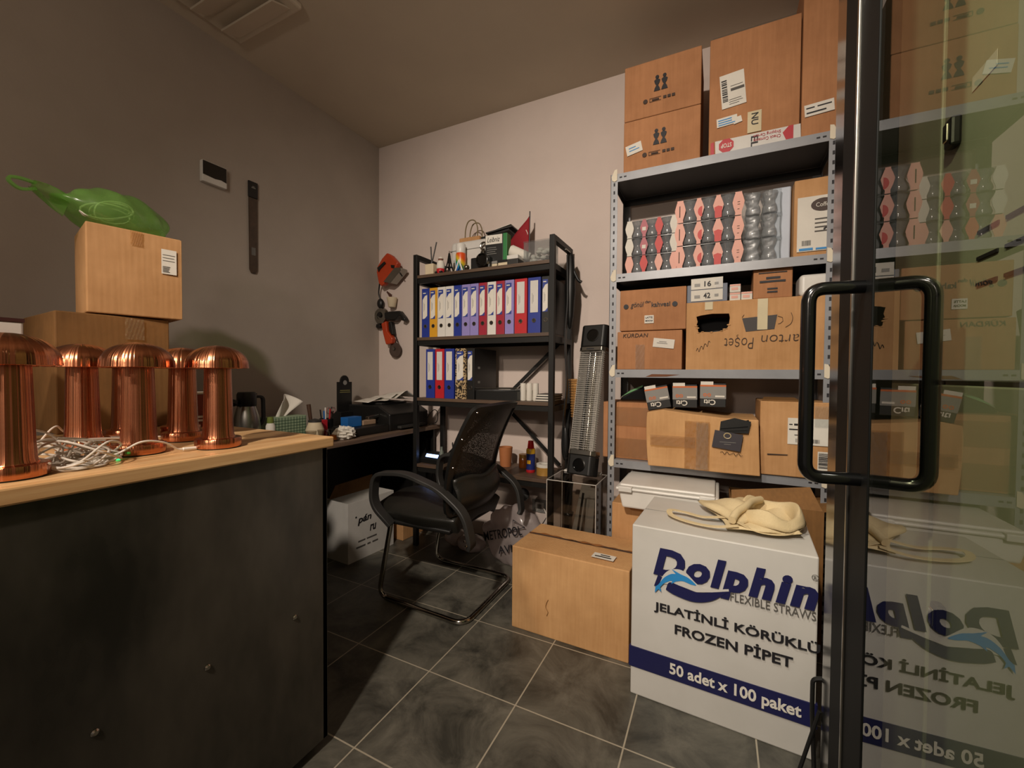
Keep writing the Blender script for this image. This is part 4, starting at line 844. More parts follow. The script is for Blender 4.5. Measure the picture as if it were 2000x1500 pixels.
# ---- things hanging at the rack's right side
t = thing('umbrella', 'black folded umbrella hanging on the right side of the rack', 'umbrella', (-0.80, 2.40, 1.55))
MB().lathe([(0.006, 0.33), (0.022, 0.30), (0.035, 0.1), (0.022, -0.05), (0.010, -0.12), (0, -0.13)], 10).make('canopy', 'black', t, smooth=True)
MB().tube(spline([(0, 0, 0.30), (0.008, 0.0, 0.25), (0.045, 0.0, 0.165), (0.068, 0.0, 0.145)], 6), 0.009, 10).make('handle', 'black', t, smooth=True)
MB().bx(-0.004, 0.004, -0.09, 0.03, 0.32, 0.325).make('hook', 'steel', t)
t = thing('black_strap', 'long black strap hanging down along the rack right of the shelves', 'strap', (-0.805, 2.36, 0.65))
MB().sweep(spline([(0, 0.0, 1.20), (0.006, 0, 0.95), (-0.008, 0, 0.70), (0.004, 0, 0.45), (-0.012, 0, 0.25), (-0.016, 0, 0.10), (0.004, 0.0, 0.0)], 8), [(0.014, 0.003), (-0.014, 0.003), (-0.014, -0.003), (0.014, -0.003)], upv=(0, 1, 0)).make('strap_band', 'black', t, smooth=True)
MB().blob((-0.006, 0, 0.09), (0.022, 0.012, 0.10)).make('strap_end', 'black', t, smooth=True)
t = thing('wicker_basket', 'brown wicker basket hanging between the rack and the heater', 'basket', (-0.765, 2.50, 0.885))
b = MB(); b.lathe([(0.0, 0.0), (0.048, 0.0), (0.064, 0.23), (0.060, 0.23), (0.045, 0.006), (0, 0.006)], 28, cap=False); b.make('woven_body', 'wicker', t, smooth=True)
b = MB()
for k in range(14): b.tube([((0.0495 + 0.0150 * k / 14 + 0.0012 * (i % 2)) * math.cos(i / 28 * 2 * PI), (0.0495 + 0.0150 * k / 14 + 0.0012 * (i % 2)) * math.sin(i / 28 * 2 * PI), 0.008 + 0.016 * k) for i in range(28)], 0.0045, 5, closed=True)
b.make('woven_bands', 'wicker', t, smooth=True)
MB().tube([(0.064 * math.cos(i / 20 * 2 * PI), 0.064 * math.sin(i / 20 * 2 * PI), 0.232) for i in range(20)], 0.007, 8, closed=True).make('rim', 'wicker', t, smooth=True)

# ================================================================== power tools on the back wall
def wq(cx, cy): px, py = 720 + cx / 6, 480 + cy / 6; return (-2.313 + (px - 768) * 0.0051, 2.083 - (py - 498) * 0.00387)
def wp(pts): return [wq(*p) for p in pts]
YW = BW
t = thing('jigsaw', 'orange power jigsaw with grey sole plate hanging on the back wall', 'power tool', (*[wq(290, 300)[0]], YW - 0.03, wq(290, 300)[1]))
ox, oz = wq(290, 300)
def loc2(pts): return [(a - ox, c - oz) for a, c in wp(pts)]
MB().prism(loc2([(290, 110), (345, 150), (420, 250), (390, 320), (300, 420), (255, 485), (215, 500), (190, 460), (165, 330), (175, 260), (230, 170)]), (0, -0.02, 0), (1, 0, 0), (0, 0, 1), 0.045).make('housing', 'orange', t, bevel=0.010)
MB().prism(loc2([(185, 280), (270, 215), (285, 240), (220, 300), (200, 330)]), (0, -0.066, 0), (1, 0, 0), (0, 0, 1), 0.008).make('grip_opening', 'black', t)
MB().prism(loc2([(345, 265), (385, 275), (380, 310), (350, 300)]), (0, -0.066, 0), (1, 0, 0), (0, 0, 1), 0.006).make('front_vent', 'black', t)
MB().prism(loc2([(270, 460), (400, 310), (475, 320), (480, 345), (355, 482)]), (0, -0.010, 0), (1, 0, 0), (0, 0, 1), 0.075).make('sole_plate', 'steel', t, bevel=0.003)
MB().prism(loc2([(415, 350), (430, 345), (465, 410), (455, 412)]), (0, -0.05, 0), (1, 0, 0), (0, 0, 1), 0.004).make('saw_blade', 'black', t)
x_, z_ = wq(180, 420)
MB().tube(spline([(wq(185, 420)[0] - ox, -0.04, wq(185, 420)[1] - oz), (wq(150, 500)[0] - ox, -0.02, wq(150, 500)[1] - oz), (wq(135, 580)[0] - ox, -0.01, wq(135, 580)[1] - oz), (wq(150, 660)[0] - ox, 0.0, wq(150, 660)[1] - oz)], 8), 0.006, 8).make('power_cord', 'black', t, smooth=True)
MB().blob((wq(150, 690)[0] - ox, -0.005, wq(150, 690)[1] - oz), (0.030, 0.024, 0.040)).make('plug', 'black', t, smooth=True)
ox, oz = wq(300, 690)
t = thing('wall_pot', 'small cream pot with brown twigs fixed to the wall under the orange jigsaw', 'pot', (ox, YW - 0.045, oz))
MB().lathe([(0.024, -0.040), (0.028, -0.036), (0.040, 0.035), (0.036, 0.036), (0, 0.03)], 24).make('pot', 'cream', t, smooth=True)
for k in range(4): MB().cyl((-0.005 * k, 0, 0.02), (-0.045 + 0.014 * k, -0.005, 0.085 - 0.008 * k), 0.007, n=6).make('twig', mat('brown_twig', '#4d2d20', 0.8), t)
MB().bx(-0.008, 0.008, 0.03, 0.045, -0.02, 0.03).make('bracket', 'grey', t)
ox, oz = wq(240, 980)
t = thing('angle_grinder', 'orange and black angle grinder with metal guard hanging on the back wall', 'power tool', (ox, YW - 0.03, oz))
MB().lathe([(0.066, 0), (0.068, 0.012), (0.060, 0.030), (0.03, 0.034), (0.028, 0.028), (0, 0.028)], 36, (wq(160, 845)[0] - ox, 0.01, wq(160, 845)[1] - oz), (0, -1, 0)).make('disc_guard', 'steel', t, smooth=True)
MB().lathe([(0.022, 0), (0.018, 0.014), (0, 0.015)], 20, (wq(165, 835)[0] - ox, -0.02, wq(165, 835)[1] - oz), (0, -1, 0)).make('spindle', 'black', t, smooth=True)
MB().prism(loc2([(235, 815), (300, 805), (420, 808), (440, 840), (470, 880), (485, 910), (470, 935), (430, 915), (435, 880), (400, 870), (370, 915), (300, 912), (240, 890)]), (0, 0.0, 0), (1, 0, 0), (0, 0, 1), 0.045).make('motor_housing', 'black', t, bevel=0.008)
MB().prism(loc2([(192, 945), (255, 915), (268, 1040), (330, 1130), (320, 1195), (250, 1205), (215, 1070)]), (0, 0.005, 0), (1, 0, 0), (0, 0, 1), 0.045).make('body', 'orange', t, bevel=0.009)
MB().prism(loc2([(262, 930), (300, 925), (325, 1080), (300, 1090), (270, 1030)]), (0, 0.01, 0), (1, 0, 0), (0, 0, 1), 0.035).make('handle', 'black', t, bevel=0.006)
MB().tube([(wq(320, 1080)[0] - ox, 0, wq(320, 1080)[1] - oz), (wq(365, 1180)[0] - ox, -0.01, wq(365, 1180)[1] - oz)], 0.004, 6).make('cord', 'black', t)
MB().lathe([(0.058, 0), (0.058, 0.008), (0.026, 0.012), (0.022, 0.010), (0, 0.010)], 32, (wq(328, 1268)[0] - ox, 0.0, wq(328, 1268)[1] - oz), (0, -1, 0)).make('cutting_disc', 'disc', t, smooth=True)
MB().lathe([(0.016, 0), (0.012, 0.008), (0, 0.009)], 16, (wq(320, 1255)[0] - ox, -0.012, wq(320, 1255)[1] - oz), (0, -1, 0)).make('disc_nut', 'steel', t, smooth=True)
MB().prism(loc2([(110, 945), (150, 940), (165, 970), (150, 1000), (105, 985)]), (0, 0.01, 0), (1, 0, 0), (0, 0, 1), 0.03).make('side_knob', 'black', t, bevel=0.004)

# ================================================================== heater, clear box, wall socket
hb, ht = Vector((-0.648, 2.17, 0.612)), Vector((-0.618, 2.345, 1.42)); L = (ht - hb).length
t = thing('standing_heater', 'black and silver infrared heater with wire guard leaning behind the clear box', 'heater', hb)
zx = (ht - hb).normalized(); xx = Vector((1, 0.0, 0)); xx = (xx - zx * xx.dot(zx)).normalized(); yy = zx.cross(xx)
xx = Vector((0.985, -0.17, 0)); xx = (xx - zx * xx.dot(zx)).normalized(); yy = zx.cross(xx)
RM = Matrix((xx, yy, zx)).transposed(); t.rotation_euler = RM.to_euler()
def hx(poly, z0, z1, name, m, bev=0.006): return MB().prism(poly, (0, 0, z0), (1, 0, 0), (0, 1, 0), z1 - z0).make(name, m, t, bevel=bev)
cap = [(-0.078, 0.03), (-0.078, -0.03), (-0.06, -0.048), (0.06, -0.048), (0.078, -0.03), (0.078, 0.03)]
hx(cap, 0.0, 0.105, 'lower_cap', 'black'); hx(cap, L - 0.125, L, 'upper_cap', 'black')
hx([(a * 1.01, c * 1.01) for a, c in cap], 0.105, 0.132, 'silver_band', 'steel', 0.003); hx([(a * 1.01, c * 1.01) for a, c in cap], L - 0.150, L - 0.125, 'silver_band', 'steel', 0.003)
for zc_ in (0.052, L - 0.062):
    MB().lathe([(0.036, 0), (0.036, 0.003), (0.030, 0.004), (0.030, 0.002), (0, 0.002)], 28, (0, -0.048, zc_), (0, -1, 0)).make('speaker_ring', 'black_gloss', t, smooth=True)
MB().prism([(-0.066, -0.034), (-0.04, 0.012), (0.04, 0.012), (0.066, -0.034), (0.07, -0.030), (0.043, 0.018), (-0.043, 0.018), (-0.07, -0.030)], (0, 0, 0.13), (1, 0, 0), (0, 1, 0), L - 0.28).make('reflector', mat('satin_aluminium', '#b9b5ae', 0.35, 0.7), t)
for dx in (-0.02, 0.012): MB().cyl((dx, -0.012, 0.13), (dx, -0.012, L - 0.15), 0.009, n=16).make('heating_tube', 'black_gloss' if dx < 0 else 'chrome', t, smooth=True)
b = MB(); n_ = 46
for k in range(n_):
    z = 0.14 + (L - 0.30) * k / (n_ - 1); b.tube([(-0.073, -0.024, z), (-0.060, -0.052, z), (0.060, -0.052, z), (0.073, -0.024, z)], 0.0017, 5)
for dx in (-0.066, 0.066): b.tube([(dx, -0.044, 0.13), (dx, -0.044, L - 0.15)], 0.0018, 5)
b.make('wire_guard', mat('bright_wire', '#c9c5bd', 0.35, 0.4), t)
marks(t, 'ink', (-0.03, -0.0492, L - 0.142), (1, 0, 0), (0, 0, 1), [(0, 0, 0.045, 0.006)], 'brand_print')

t = thing('acrylic_box', 'clear acrylic display box on the floor below the heater', 'box', (-0.672, 2.16, 0))
P4 = [(-0.125, -0.12), (0.135, -0.12), (0.135, 0.12), (-0.125, 0.12)]
for (a_, b_) in zip(P4, P4[1:] + P4[:1]):
    v0, v1 = Vector((*a_, 0)), Vector((*b_, 0)); d = (v1 - v0).normalized()
    MB().prism([(0, 0), ((v1 - v0).length, 0), ((v1 - v0).length, 0.60), (0, 0.60)], v0, d, (0, 0, 1), 0.003).make('clear_wall', 'acrylic', t)
    MB().box((a_[0], a_[1], 0.30), (0.0035, 0.0035, 0.60)).make('edge', 'edge', t)
    MB().sweep([v0 + Vector((0, 0, 0.60)), v1 + Vector((0, 0, 0.60))], [(0.0018, 0.0018), (-0.0018, 0.0018), (-0.0018, -0.0018), (0.0018, -0.0018)]).make('edge', 'edge', t)
MB().bx(-0.125, 0.135, -0.12, 0.12, 0.598, 0.602).make('clear_top', 'acrylic', t)
for dx in (-0.075, 0.075): MB().bx(dx - 0.03, dx + 0.03, 0.09, 0.125, 0.602, 0.612).make('hinge', 'edge', t, bevel=0.003)
t = thing('folded_stand', 'black folded hook stand kept inside the clear box', 'stand', (-0.69, 2.16, 0.005))
MB().tube(fillet([(-0.02, 0.03, 0.56), (-0.03, 0.03, 0.46), (-0.045, 0.02, 0.38), (-0.02, 0.015, 0.37), (-0.012, 0.015, 0.40)], 0.02), 0.009, 8).make('hook', 'black', t, smooth=True)
MB().cyl((0.06, -0.02, 0.52), (-0.01, -0.02, 0.0), 0.006, n=8).make('leg', 'black', t); MB().cyl((0.01, 0.0, 0.30), (0.08, -0.03, 0.0), 0.005, n=8).make('leg', 'black', t)
MB().box((0.0, 0.06, 0.28), (0.05, 0.008, 0.54), rot=Matrix.Rotation(0.2, 3, 'Y')).make('panel', 'grey', t); MB().box((0.07, 0.05, 0.27), (0.045, 0.008, 0.53), rot=Matrix.Rotation(0.06, 3, 'Y')).make('panel', 'grey', t)
t = thing('wall_socket', 'white framed power socket low on the back wall', 'socket', (-1.055, BW, 0.272))
MB().bx(-0.055, 0.055, -0.010, 0, -0.042, 0.042).make('cover_plate', 'grey', t, bevel=0.003)
MB().bx(-0.030, 0.030, -0.014, -0.010, -0.026, 0.026).make('socket_frame', 'white', t, bevel=0.002); MB().bx(-0.014, 0.014, -0.0155, -0.014, -0.013, 0.013).make('socket_insert', 'grey', t)
o = MB().tube(spline([(-1.03, 2.56, 0.27), (-1.00, 2.53, 0.26), (-0.96, 2.50, 0.20), (-0.93, 2.47, 0.165), (-0.87, 2.44, 0.15)], 10), 0.004, 8).make('extension_lead', 'cable', None, smooth=True); tag(o, 'white cord running from the wall socket behind the clear box', 'cord')
for k, pts in enumerate(([(-1.10, 2.50, 0.02), (-1.06, 2.52, 0.10), (-1.0, 2.53, 0.2), (-0.98, 2.53, 0.24)], [(-1.05, 2.50, 0.01), (-1.0, 2.50, 0.09), (-0.93, 2.51, 0.16)])):
    o = MB().tube(spline(pts, 8), 0.003, 6).make('charger_lead', 'black', None, smooth=True); tag(o, ['longer thin black cord rising below the wall socket', 'shorter thin black cord rising below the wall socket'][k], 'cord')
t = thing('round_brush', 'black round headed object on a short stalk near the wall socket', 'brush', (-1.10, 2.36, 0.0))
MB().lathe([(0.034, 0), (0.040, 0.008), (0.036, 0.022), (0, 0.03)], 28, (0.02, 0, 0.40), (0.35, -1, 0.25)).make('round_head', 'black', t, smooth=True)
MB().tube([(0.015, 0.005, 0.385), (-0.03, 0.01, 0.30), (-0.05, 0.0, 0.0)], 0.009, 8).make('stalk', 'black', t, smooth=True)

# ---- printed carrier bag on the floor
t = thing('carrier_bag', 'pale crumpled carrier bag with dark print behind the brown floor carton', 'bag', (-1.09, 2.27, 0))
def cb(q_, d):
    k = 1 + 0.09 * math.sin(7 * d.x + 2) * math.sin(6 * d.z + 1) + 0.06 * math.sin(13 * d.x + 7 * d.z); z = q_.z * k; z = max(z, -0.163)
    return Vector((q_.x * k, q_.y * k, z))
b = MB(); b.blob((0, 0, 0.165), (0.20, 0.085, 0.185), 36, 24, cb); b.make('bag_body', 'white_bag', t, smooth=True)
text(t, 'METROPOL', 'ink', (-0.155, -0.098, 0.145), (1, 0.0, 0.32), (-0.2, 0, 1), width=0.26, height=0.055, bold=0.01)
text(t, 'AVM', 'ink', (-0.06, -0.098, 0.085), (1, 0, 0.30), (-0.2, 0, 1), width=0.13, height=0.045, bold=0.01)
b = MB(); b.tube([(0.055 + 0.05 * math.cos(a), -0.094, 0.27 + 0.035 * math.sin(a)) for a in [k / 3 * 2 * PI for k in range(3)]], 0.004, 5, closed=True); b.make('printed_emblem', 'ink', t)

# ================================================================== grey boltless shelving at the right
SX0, SX1, SY0, SY1 = -0.519, 0.440, 2.20, 2.55
SZ = [2.187, 1.672, 1.178, 0.707]
cxs, cys = (SX0 + SX1) / 2, (SY0 + SY1) / 2
t = thing('metal_shelving', 'grey perforated metal shelving unit along the back wall', 'shelf unit', (cxs, cys, 0))
def sb(x0, x1, y0, y1, z0, z1): return MB().bx(x0 - cxs, x1 - cxs, y0 - cys, y1 - cys, z0, z1)
for x, sx in ((SX0, 1), (SX1, -1)):
    for y, sy in ((SY0, 1), (SY1, -1)):
        b = MB(); fx = [x - cxs, x + sx * 0.036 - cxs]; fy = [y - cys, y + sy * 0.002 - cys]
        b.bx(min(fx), max(fx), min(fy), max(fy), 0, 2.19)
        fx2 = [x - cxs, x + sx * 0.002 - cxs]; fy2 = [y - cys, y + sy * 0.036 - cys]; b.bx(min(fx2), max(fx2), min(fy2), max(fy2), 0, 2.19)
        b.mi = 1
        for k in range(52):
            z = 0.045 + 0.041 * k; yy = (y - 0.0008 if sy > 0 else y + 0.0008) - cys
            b.box((x + sx * 0.019 - cxs, yy, z), (0.008, 0.0012, 0.016))
        b.make('upright', ['shelf_grey', 'ink'], t)
for z in SZ:
    p = sb(SX0 + 0.004, SX1 - 0.004, SY0 + 0.004, SY1 - 0.004, z - 0.003, z).make('shelf_plate', 'shelf_grey', t)
    h = sb(SX0 + 0.036, SX1 - 0.036, SY0 - 0.002, SY0 + 0.001, z - 0.040, z + 0.001); h.mi = 1
    for dx in (0.052, 0.074): h.box((SX0 + dx - cxs, SY0 - 0.0025 - cys, z - 0.019), (0.013, 0.001, 0.007)); h.box((SX1 - dx - cxs, SY0 - 0.0025 - cys, z - 0.019), (0.013, 0.001, 0.007))
    h.make('front_lip', ['shelf_grey', 'ink'], t)
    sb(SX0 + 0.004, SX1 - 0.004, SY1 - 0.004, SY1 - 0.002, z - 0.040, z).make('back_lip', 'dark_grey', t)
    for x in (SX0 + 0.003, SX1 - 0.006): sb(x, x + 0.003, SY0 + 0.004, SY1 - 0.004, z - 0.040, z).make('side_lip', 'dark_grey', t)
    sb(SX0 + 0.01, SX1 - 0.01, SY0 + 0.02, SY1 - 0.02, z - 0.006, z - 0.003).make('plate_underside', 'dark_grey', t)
    for x, sx in ((SX0, 1), (SX1, -1)):
        MB().prism([(0, 0.010), (0.016 * sx, 0.045), (0.030 * sx, 0.048), (0.030 * sx, -0.010), (0.016 * sx, -0.016), (0.004 * sx, -0.008)], (x + 0.004 * sx - cxs, SY0 - 0.0015 - cys, z - 0.022), (1, 0, 0), (0, 0, 1), 0.003 * 1).make('corner_gusset', 'gusset', t, bevel=0.001)
MB().prism([(0, 0), (0.10, 0.002), (0.16, 0.012), (0.03, 0.014)], (-0.33 - cxs, SY0 - 0.0028 - cys, 1.142), (1, 0, 0), (0, 0, 1), 0.0006).make('rust_mark', 'rust', t)

def shelf_carton(label, x0, x1, z0, h, d=0.29, y=2.215, m='kraft', seed=1, rz=0.0, bulge=0.003, **kw):
    return carton('carton', label, ((x0 + x1) / 2, y + d / 2, z0), (x1 - x0, d, h), rz, m, bulge, seed=seed, **kw)
# --- top shelf
def crest(t, u, v, s):
    o_, ux, uy = front(t, u, v, 0.0045); b = MB()
    for k in (0, 1):
        dx = k * 0.034 * s / 0.07
        f = s / 0.07
        b.prism([(dx + f * a, f * c) for a, c in ((0.0, 0.0), (0.030, 0.0), (0.026, 0.014), (0.019, 0.026), (0.026, 0.038), (0.029, 0.05), (0.015, 0.060), (0.001, 0.05), (0.004, 0.038), (0.011, 0.026), (0.004, 0.014))], o_, ux, uy, 0.0005)
        b.prism([(dx + f * (0.015 + 0.0085 * math.cos(a)), f * (0.066 + 0.0085 * math.sin(a))) for a in [i / 12 * 2 * PI for i in range(12)]], o_, ux, uy, 0.0005)
    return b.make('printed_emblem', 'ink', t)
for k, (z0, h, lb) in enumerate(((SZ[0], 0.262, 'lower brown carton with twin figure emblem and a white tag on the top shelf'), (SZ[0] + 0.266, 0.275, 'upper brown carton with twin figure emblem at the top of the shelving'))):
    t = shelf_carton(lb, -0.458, -0.096, z0, h, 0.28, 2.215 + 0.004 * k, 'kraft_r', 11 + k)
    crest(t, 0.145, 0.115, 0.072)
    MB().lathe([(0.011, 0), (0.011, 0.001), (0, 0.001)], 16, (-0.181 + 0.105, -0.1445, 0.075), (0, -1, 0)).make('printed_dot', 'ink_brown', t)
    marks(t, 'ink_brown', *front(t, 0.125, 0.066, 0.0045), [(0, 0, 0.055, 0.002), (0, 0.016, 0.055, 0.018), (0.0, 0, 0.002, 0.018), (0.012, 0.005, 0.045, 0.012), (0.065, 0.003, 0.080, 0.016), (0.085, 0.003, 0.10, 0.016), (0.105, 0.003, 0.12, 0.016)])
    if k == 0:
        o_, ux, uy = turned(*front(t, 0.020, 0.085, 0.005), 12); sticker(t, o_, ux, uy, 0.078, 0.050); marks(t, 'fish', Vector(o_) + Vector((0.012, -0.001, 0.012)), ux, uy, [(0, 0.022, 0.035, 0.026), (0.0, 0.008, 0.05, 0.012)], 'handwriting')
    else:
        MB().prism([(-0.17, 0.0), (0.0, 0.0), (0.0, 0.065), (-0.02, 0.065)], (0, 0.02, h - 0.002), (1, 0, 0), (0, 0.25, 1), 0.004).make('open_flap', 'kraft_d', t)
t = shelf_carton('large brown carton with white shipping label and red bordered tape on the top shelf', -0.060, 0.300, SZ[0], 0.545, 0.30, 2.215, 'kraft_r', 14)
o_, ux, uy = turned(*front(t, 0.055, 0.205, 0.005), 5); sticker(t, o_, ux, uy, 0.10, 0.155, name='shipping_label')
marks(t, 'ink', Vector(o_) + Vector((0.003, -0.001, 0.03)), ux, uy, barcode(0.105, 0.022, 4, 12, True), 'barcode'); marks(t, 'ink_grey', Vector(o_) + Vector((0.035, -0.001, 0.075)), ux, uy, [(0, 0, 0.055, 0.012), (0, 0.022, 0.05, 0.024)]); marks(t, 'ink_grey', Vector(o_) + Vector((0.03, -0.001, 0.015)), ux, uy, bars(3, 0.06, 0.03, 7, 0.8))
o_, ux, uy = turned(*front(t, 0.035, 0.125, 0.005), 4); sticker(t, o_, ux, uy, 0.085, 0.040); marks(t, 'fish', Vector(o_) + Vector((0.006, -0.001, 0.006)), ux, uy, bars(3, 0.07, 0.032, 2, 0.6, 0.2), 'handwriting')
o_, ux, uy = turned(*front(t, 0.105, 0.125, 0.006), 12); sticker(t, o_, ux, uy, 0.035, 0.028)
o_, ux, uy = turned(*front(t, 0.03, 0.002, 0.005), 2); sticker(t, o_, (1, 0, 0), uy, 0.335, 0.062, 'white_card', 'warning_tape')
b = MB(); oc = Vector(front(t, 0.075, 0.035, 0.0066)[0]); b.prism([(0.033 * math.cos(PI / 8 + k * PI / 4), 0.033 * math.sin(PI / 8 + k * PI / 4)) for k in range(8)], oc, (1, 0, 0), (0, 0, 1), 0.0006); b.prism([(0.235, -0.028), (0.262, -0.028), (0.262, 0.030), (0.245, 0.03), (0.222, 0.005)], oc, (1, 0, 0), (0, 0, 1), 0.0006); b.prism([(-0.066, -0.03), (-0.050, -0.03), (-0.052, 0.028), (-0.066, 0.024)], oc, (1, 0, 0), (0, 0, 1), 0.0006); b.make('red_print', 'tape_red', t)
text(t, 'STOP', 'paper', oc + Vector((0.022, -0.0012, 0.010)), (-1, 0, 0), (0, 0, -1), width=0.044, height=0.020, bold=0.02)
text(t, 'Shipping Carton', 'tape_red', oc + Vector((0.215, -0.0006, 0.024)), (-1, 0, 0), (0, 0, -1), width=0.105, height=0.016); text(t, 'Check Contents', 'tape_red', oc + Vector((0.215, -0.0006, 0.002)), (-1, 0, 0), (0, 0, -1), width=0.105, height=0.014)
sticker(t, *front(t, 0.160, 0.07, 0.006), 0.055, 0.095, 'tape_cream', 'printed_tape'); text(t, 'NU', 'ink', (-0.180 + 0.175, -0.157, 0.155), (0, 0, -1), (1, 0, 0), width=0.052, height=0.028, bold=0.015); text(t, 'EL', 'ink', (-0.180 + 0.175, -0.157, 0.052), (0, 0, -1), (1, 0, 0), width=0.050, height=0.028, bold=0.015)
MB().prism([(-0.17, 0), (0.17, 0), (0.16, 0.07), (-0.13, 0.06)], (0, 0.06, 0.545), (1, 0, 0), (0, 0.5, 0.5), 0.004).make('open_flap', 'kraft_d', t)
tape_strip(t, (-0.17, -0.152, 0.545), (1, 0, 0), (0, 0.5, 0.15), 0.33, 0.05, 'film', 'clear_tape')
t = shelf_carton('tall brown carton with white handwritten tag beside the black door stile', 0.306, 0.436, SZ[0], 0.70, 0.30, 2.215, 'kraft_r', 15)
o_, ux, uy = turned(*front(t, 0.012, 0.085, 0.005), 4); sticker(t, o_, ux, uy, 0.105, 0.050); marks(t, 'ink', Vector(o_) + Vector((0.006, -0.001, 0.007)), ux, uy, [(0, 0.025, 0.03, 0.030), (0.04, 0.025, 0.09, 0.030), (0, 0.004, 0.07, 0.010)], 'handwriting')

# --- second shelf: packs of glasses
gprof = [(0.0, 0.003), (0.020, 0.002), (0.030, 0.006), (0.034, 0.018), (0.031, 0.032), (0.0235, 0.047), (0.0235, 0.055), (0.031, 0.072), (0.0345, 0.086), (0.033, 0.086), (0.0295, 0.072), (0.022, 0.055), (0.022, 0.047), (0.0295, 0.032), (0.0325, 0.018), (0.028, 0.009), (0.0, 0.0075)]
b = MB(); b.lathe(gprof, 24, cap=False); g0 = b.make('glass', 'tumbler', None, smooth=True); GM = g0.data; bpy.data.objects.remove(g0)
def hour(w_top, w_mid, h):   # panel outline between two waisted glasses
    L_ = [(0.0, 0), (0.2, 0.0)]; out = []
    pts = [(0.0, w_top), (0.12, w_top * 0.9), (0.35, w_top + (w_mid - w_top) * 0.6), (0.56, w_mid), (0.75, w_top + (w_mid - w_top) * 0.55), (0.95, w_top * 0.95), (1.0, w_top)]
    return [(a / 2, f * h) for f, a in pts] + [(-a / 2, f * h) for f, a in pts[::-1]]
def glass_pack(x, y, z, w_, h, n, label, style, group):
    t = thing('glass_pack', label, 'glasses', (x, y, z), 0, group); pitch = w_ / (n + 0.25); k = min(pitch / 0.071, 1.35); kz = h * 0.97 / 0.086
    for row in (0, 1):
        for i in range(n):
            o = bpy.data.objects.new('glass', GM); col.objects.link(o); o.parent = t; o.location = ((i - (n - 1) / 2) * pitch, 0.036 * k + row * 0.072 * k, 0.002); o.scale = (k, k, kz)
    if style == 'film':
        b = MB(); b.box((0, 0.07 * k, h / 2), (w_ * 1.0, 0.145 * k, h * 0.99)); bmesh.ops.subdivide_edges(b.b, edges=b.b.edges[:], cuts=9, use_grid_fill=True)
        for v in b.b.verts: v.co += v.normal * 0.0 if False else Vector((0.002 * math.sin(41 * v.co.z + 30 * v.co.x), 0.0022 * math.sin(90 * v.co.x + 7 * math.sin(60 * v.co.z)), 0.002 * math.sin(70 * v.co.x)))
        b.make('shrink_film', 'film', t, smooth=True); return t
    for i in range(n + 1):
        px_ = (i - n / 2) * pitch; ws = (0.016, 0.039) if 0 < i < n else (0.024, 0.042)
        m = {'pink': 'pink', 'red': ['paper', 'crimson', 'coral', 'paper'][i % 4], 'mix': ['pink', 'coral', 'pink', 'pink'][i % 4]}[style]
        p = MB().prism(hour(ws[0] * k, ws[1] * k, h * 0.98), (px_, -0.004, 0.001), (1, 0, 0), (0, 0, 1), 0.002).make('card_divider', m, t)
        if style == 'pink' and i == 1: MB().prism([(0.016 * k * math.cos(a), 0.020 * math.sin(a) * kz) for a in [-PI / 2 + j / 10 * PI for j in range(11)]][::1] , (px_ + 0.012 * k, -0.0066, h * 0.40), (-1, 0, 0), (0, 0, -1), -0.0005).make('red_print', 'coral', t)
        if style == 'pink' and i == 2:
            MB().prism([(-0.012 * k, 0), (0.012 * k, 0), (0.013 * k, h * 0.3), (0.015 * k, h * 0.45), (0.0, h * 0.51), (-0.015 * k, h * 0.45), (-0.013 * k, h * 0.3)], (px_, -0.0066, 0.002), (1, 0, 0), (0, 0, 1), 0.0005).make('red_print', 'coral', t)
        if style == 'pink' and i in (0, 3): marks(t, 'ink_brown', (px_ - 0.004, -0.0062, h * 0.25), (1, 0, 0), (0, 0, 1), [(0, 0, 0.004, h * 0.5)] if i == 0 else [(0, h * 0.3, 0.010, h * 0.32), (0, h * 0.2, 0.010, h * 0.22), (0, 0, 0.008, h * 0.02)])
        if style == 'red' and i == 1: sticker(t, (px_ - 0.009, -0.0062, h * 0.36), (1, 0, 0), (0, 0, 1), 0.018, 0.018, 'paper', 'price_sticker')
    MB().bx(-w_ / 2, w_ / 2, -0.003, 0.14 * k, -0.0005, 0.0012).make('card_base', 'dark_grey', t)
    MB().bx(-w_ / 2, w_ / 2, -0.003, 0.14 * k, h - 0.002, h - 0.0008).make('card_top', 'film', t)
    return t
GP = 'packs of glasses on the second shelf'
for k, (z, lb, st) in enumerate(((0, 'bottom glass pack of the left stack on the second shelf', 'mix'), (1, 'middle glass pack with red dividers in the left stack', 'red'), (2, 'top glass pack with crimson dividers in the left stack', 'red'))):
    glass_pack(-0.315, 2.225, SZ[1] + 0.001 + 0.0905 * z, 0.235, 0.089, 3, lb, st, GP)
for k, lb in enumerate(('bottom glass pack with pink dividers in the middle stack', 'pink glass pack between two others in the middle stack', 'top glass pack with pink dividers in the middle stack')):
    glass_pack(-0.055, 2.222, SZ[1] + 0.001 + 0.111 * k, 0.272, 0.109, 3, lb, 'pink', GP)
for k, lb in enumerate(('bottom film wrapped glass pack right of the pink ones', 'film wrapped glass pack in the middle of the right stack', 'top film wrapped glass pack right of the pink ones')):
    glass_pack(0.165, 2.225, SZ[1] + 0.001 + 0.107 * k, 0.150, 0.105, 2, lb, 'film', GP)
o = MB().bx(-0.13, 0.13, -0.004, 0.004, 0, 0.28).make('white_board', 'white_card', None, loc=(-0.33, 2.42, SZ[1] + 0.004), rot=(-0.04, 0, 0)); tag(o, 'white board standing behind the left stack of glass packs', 'board')
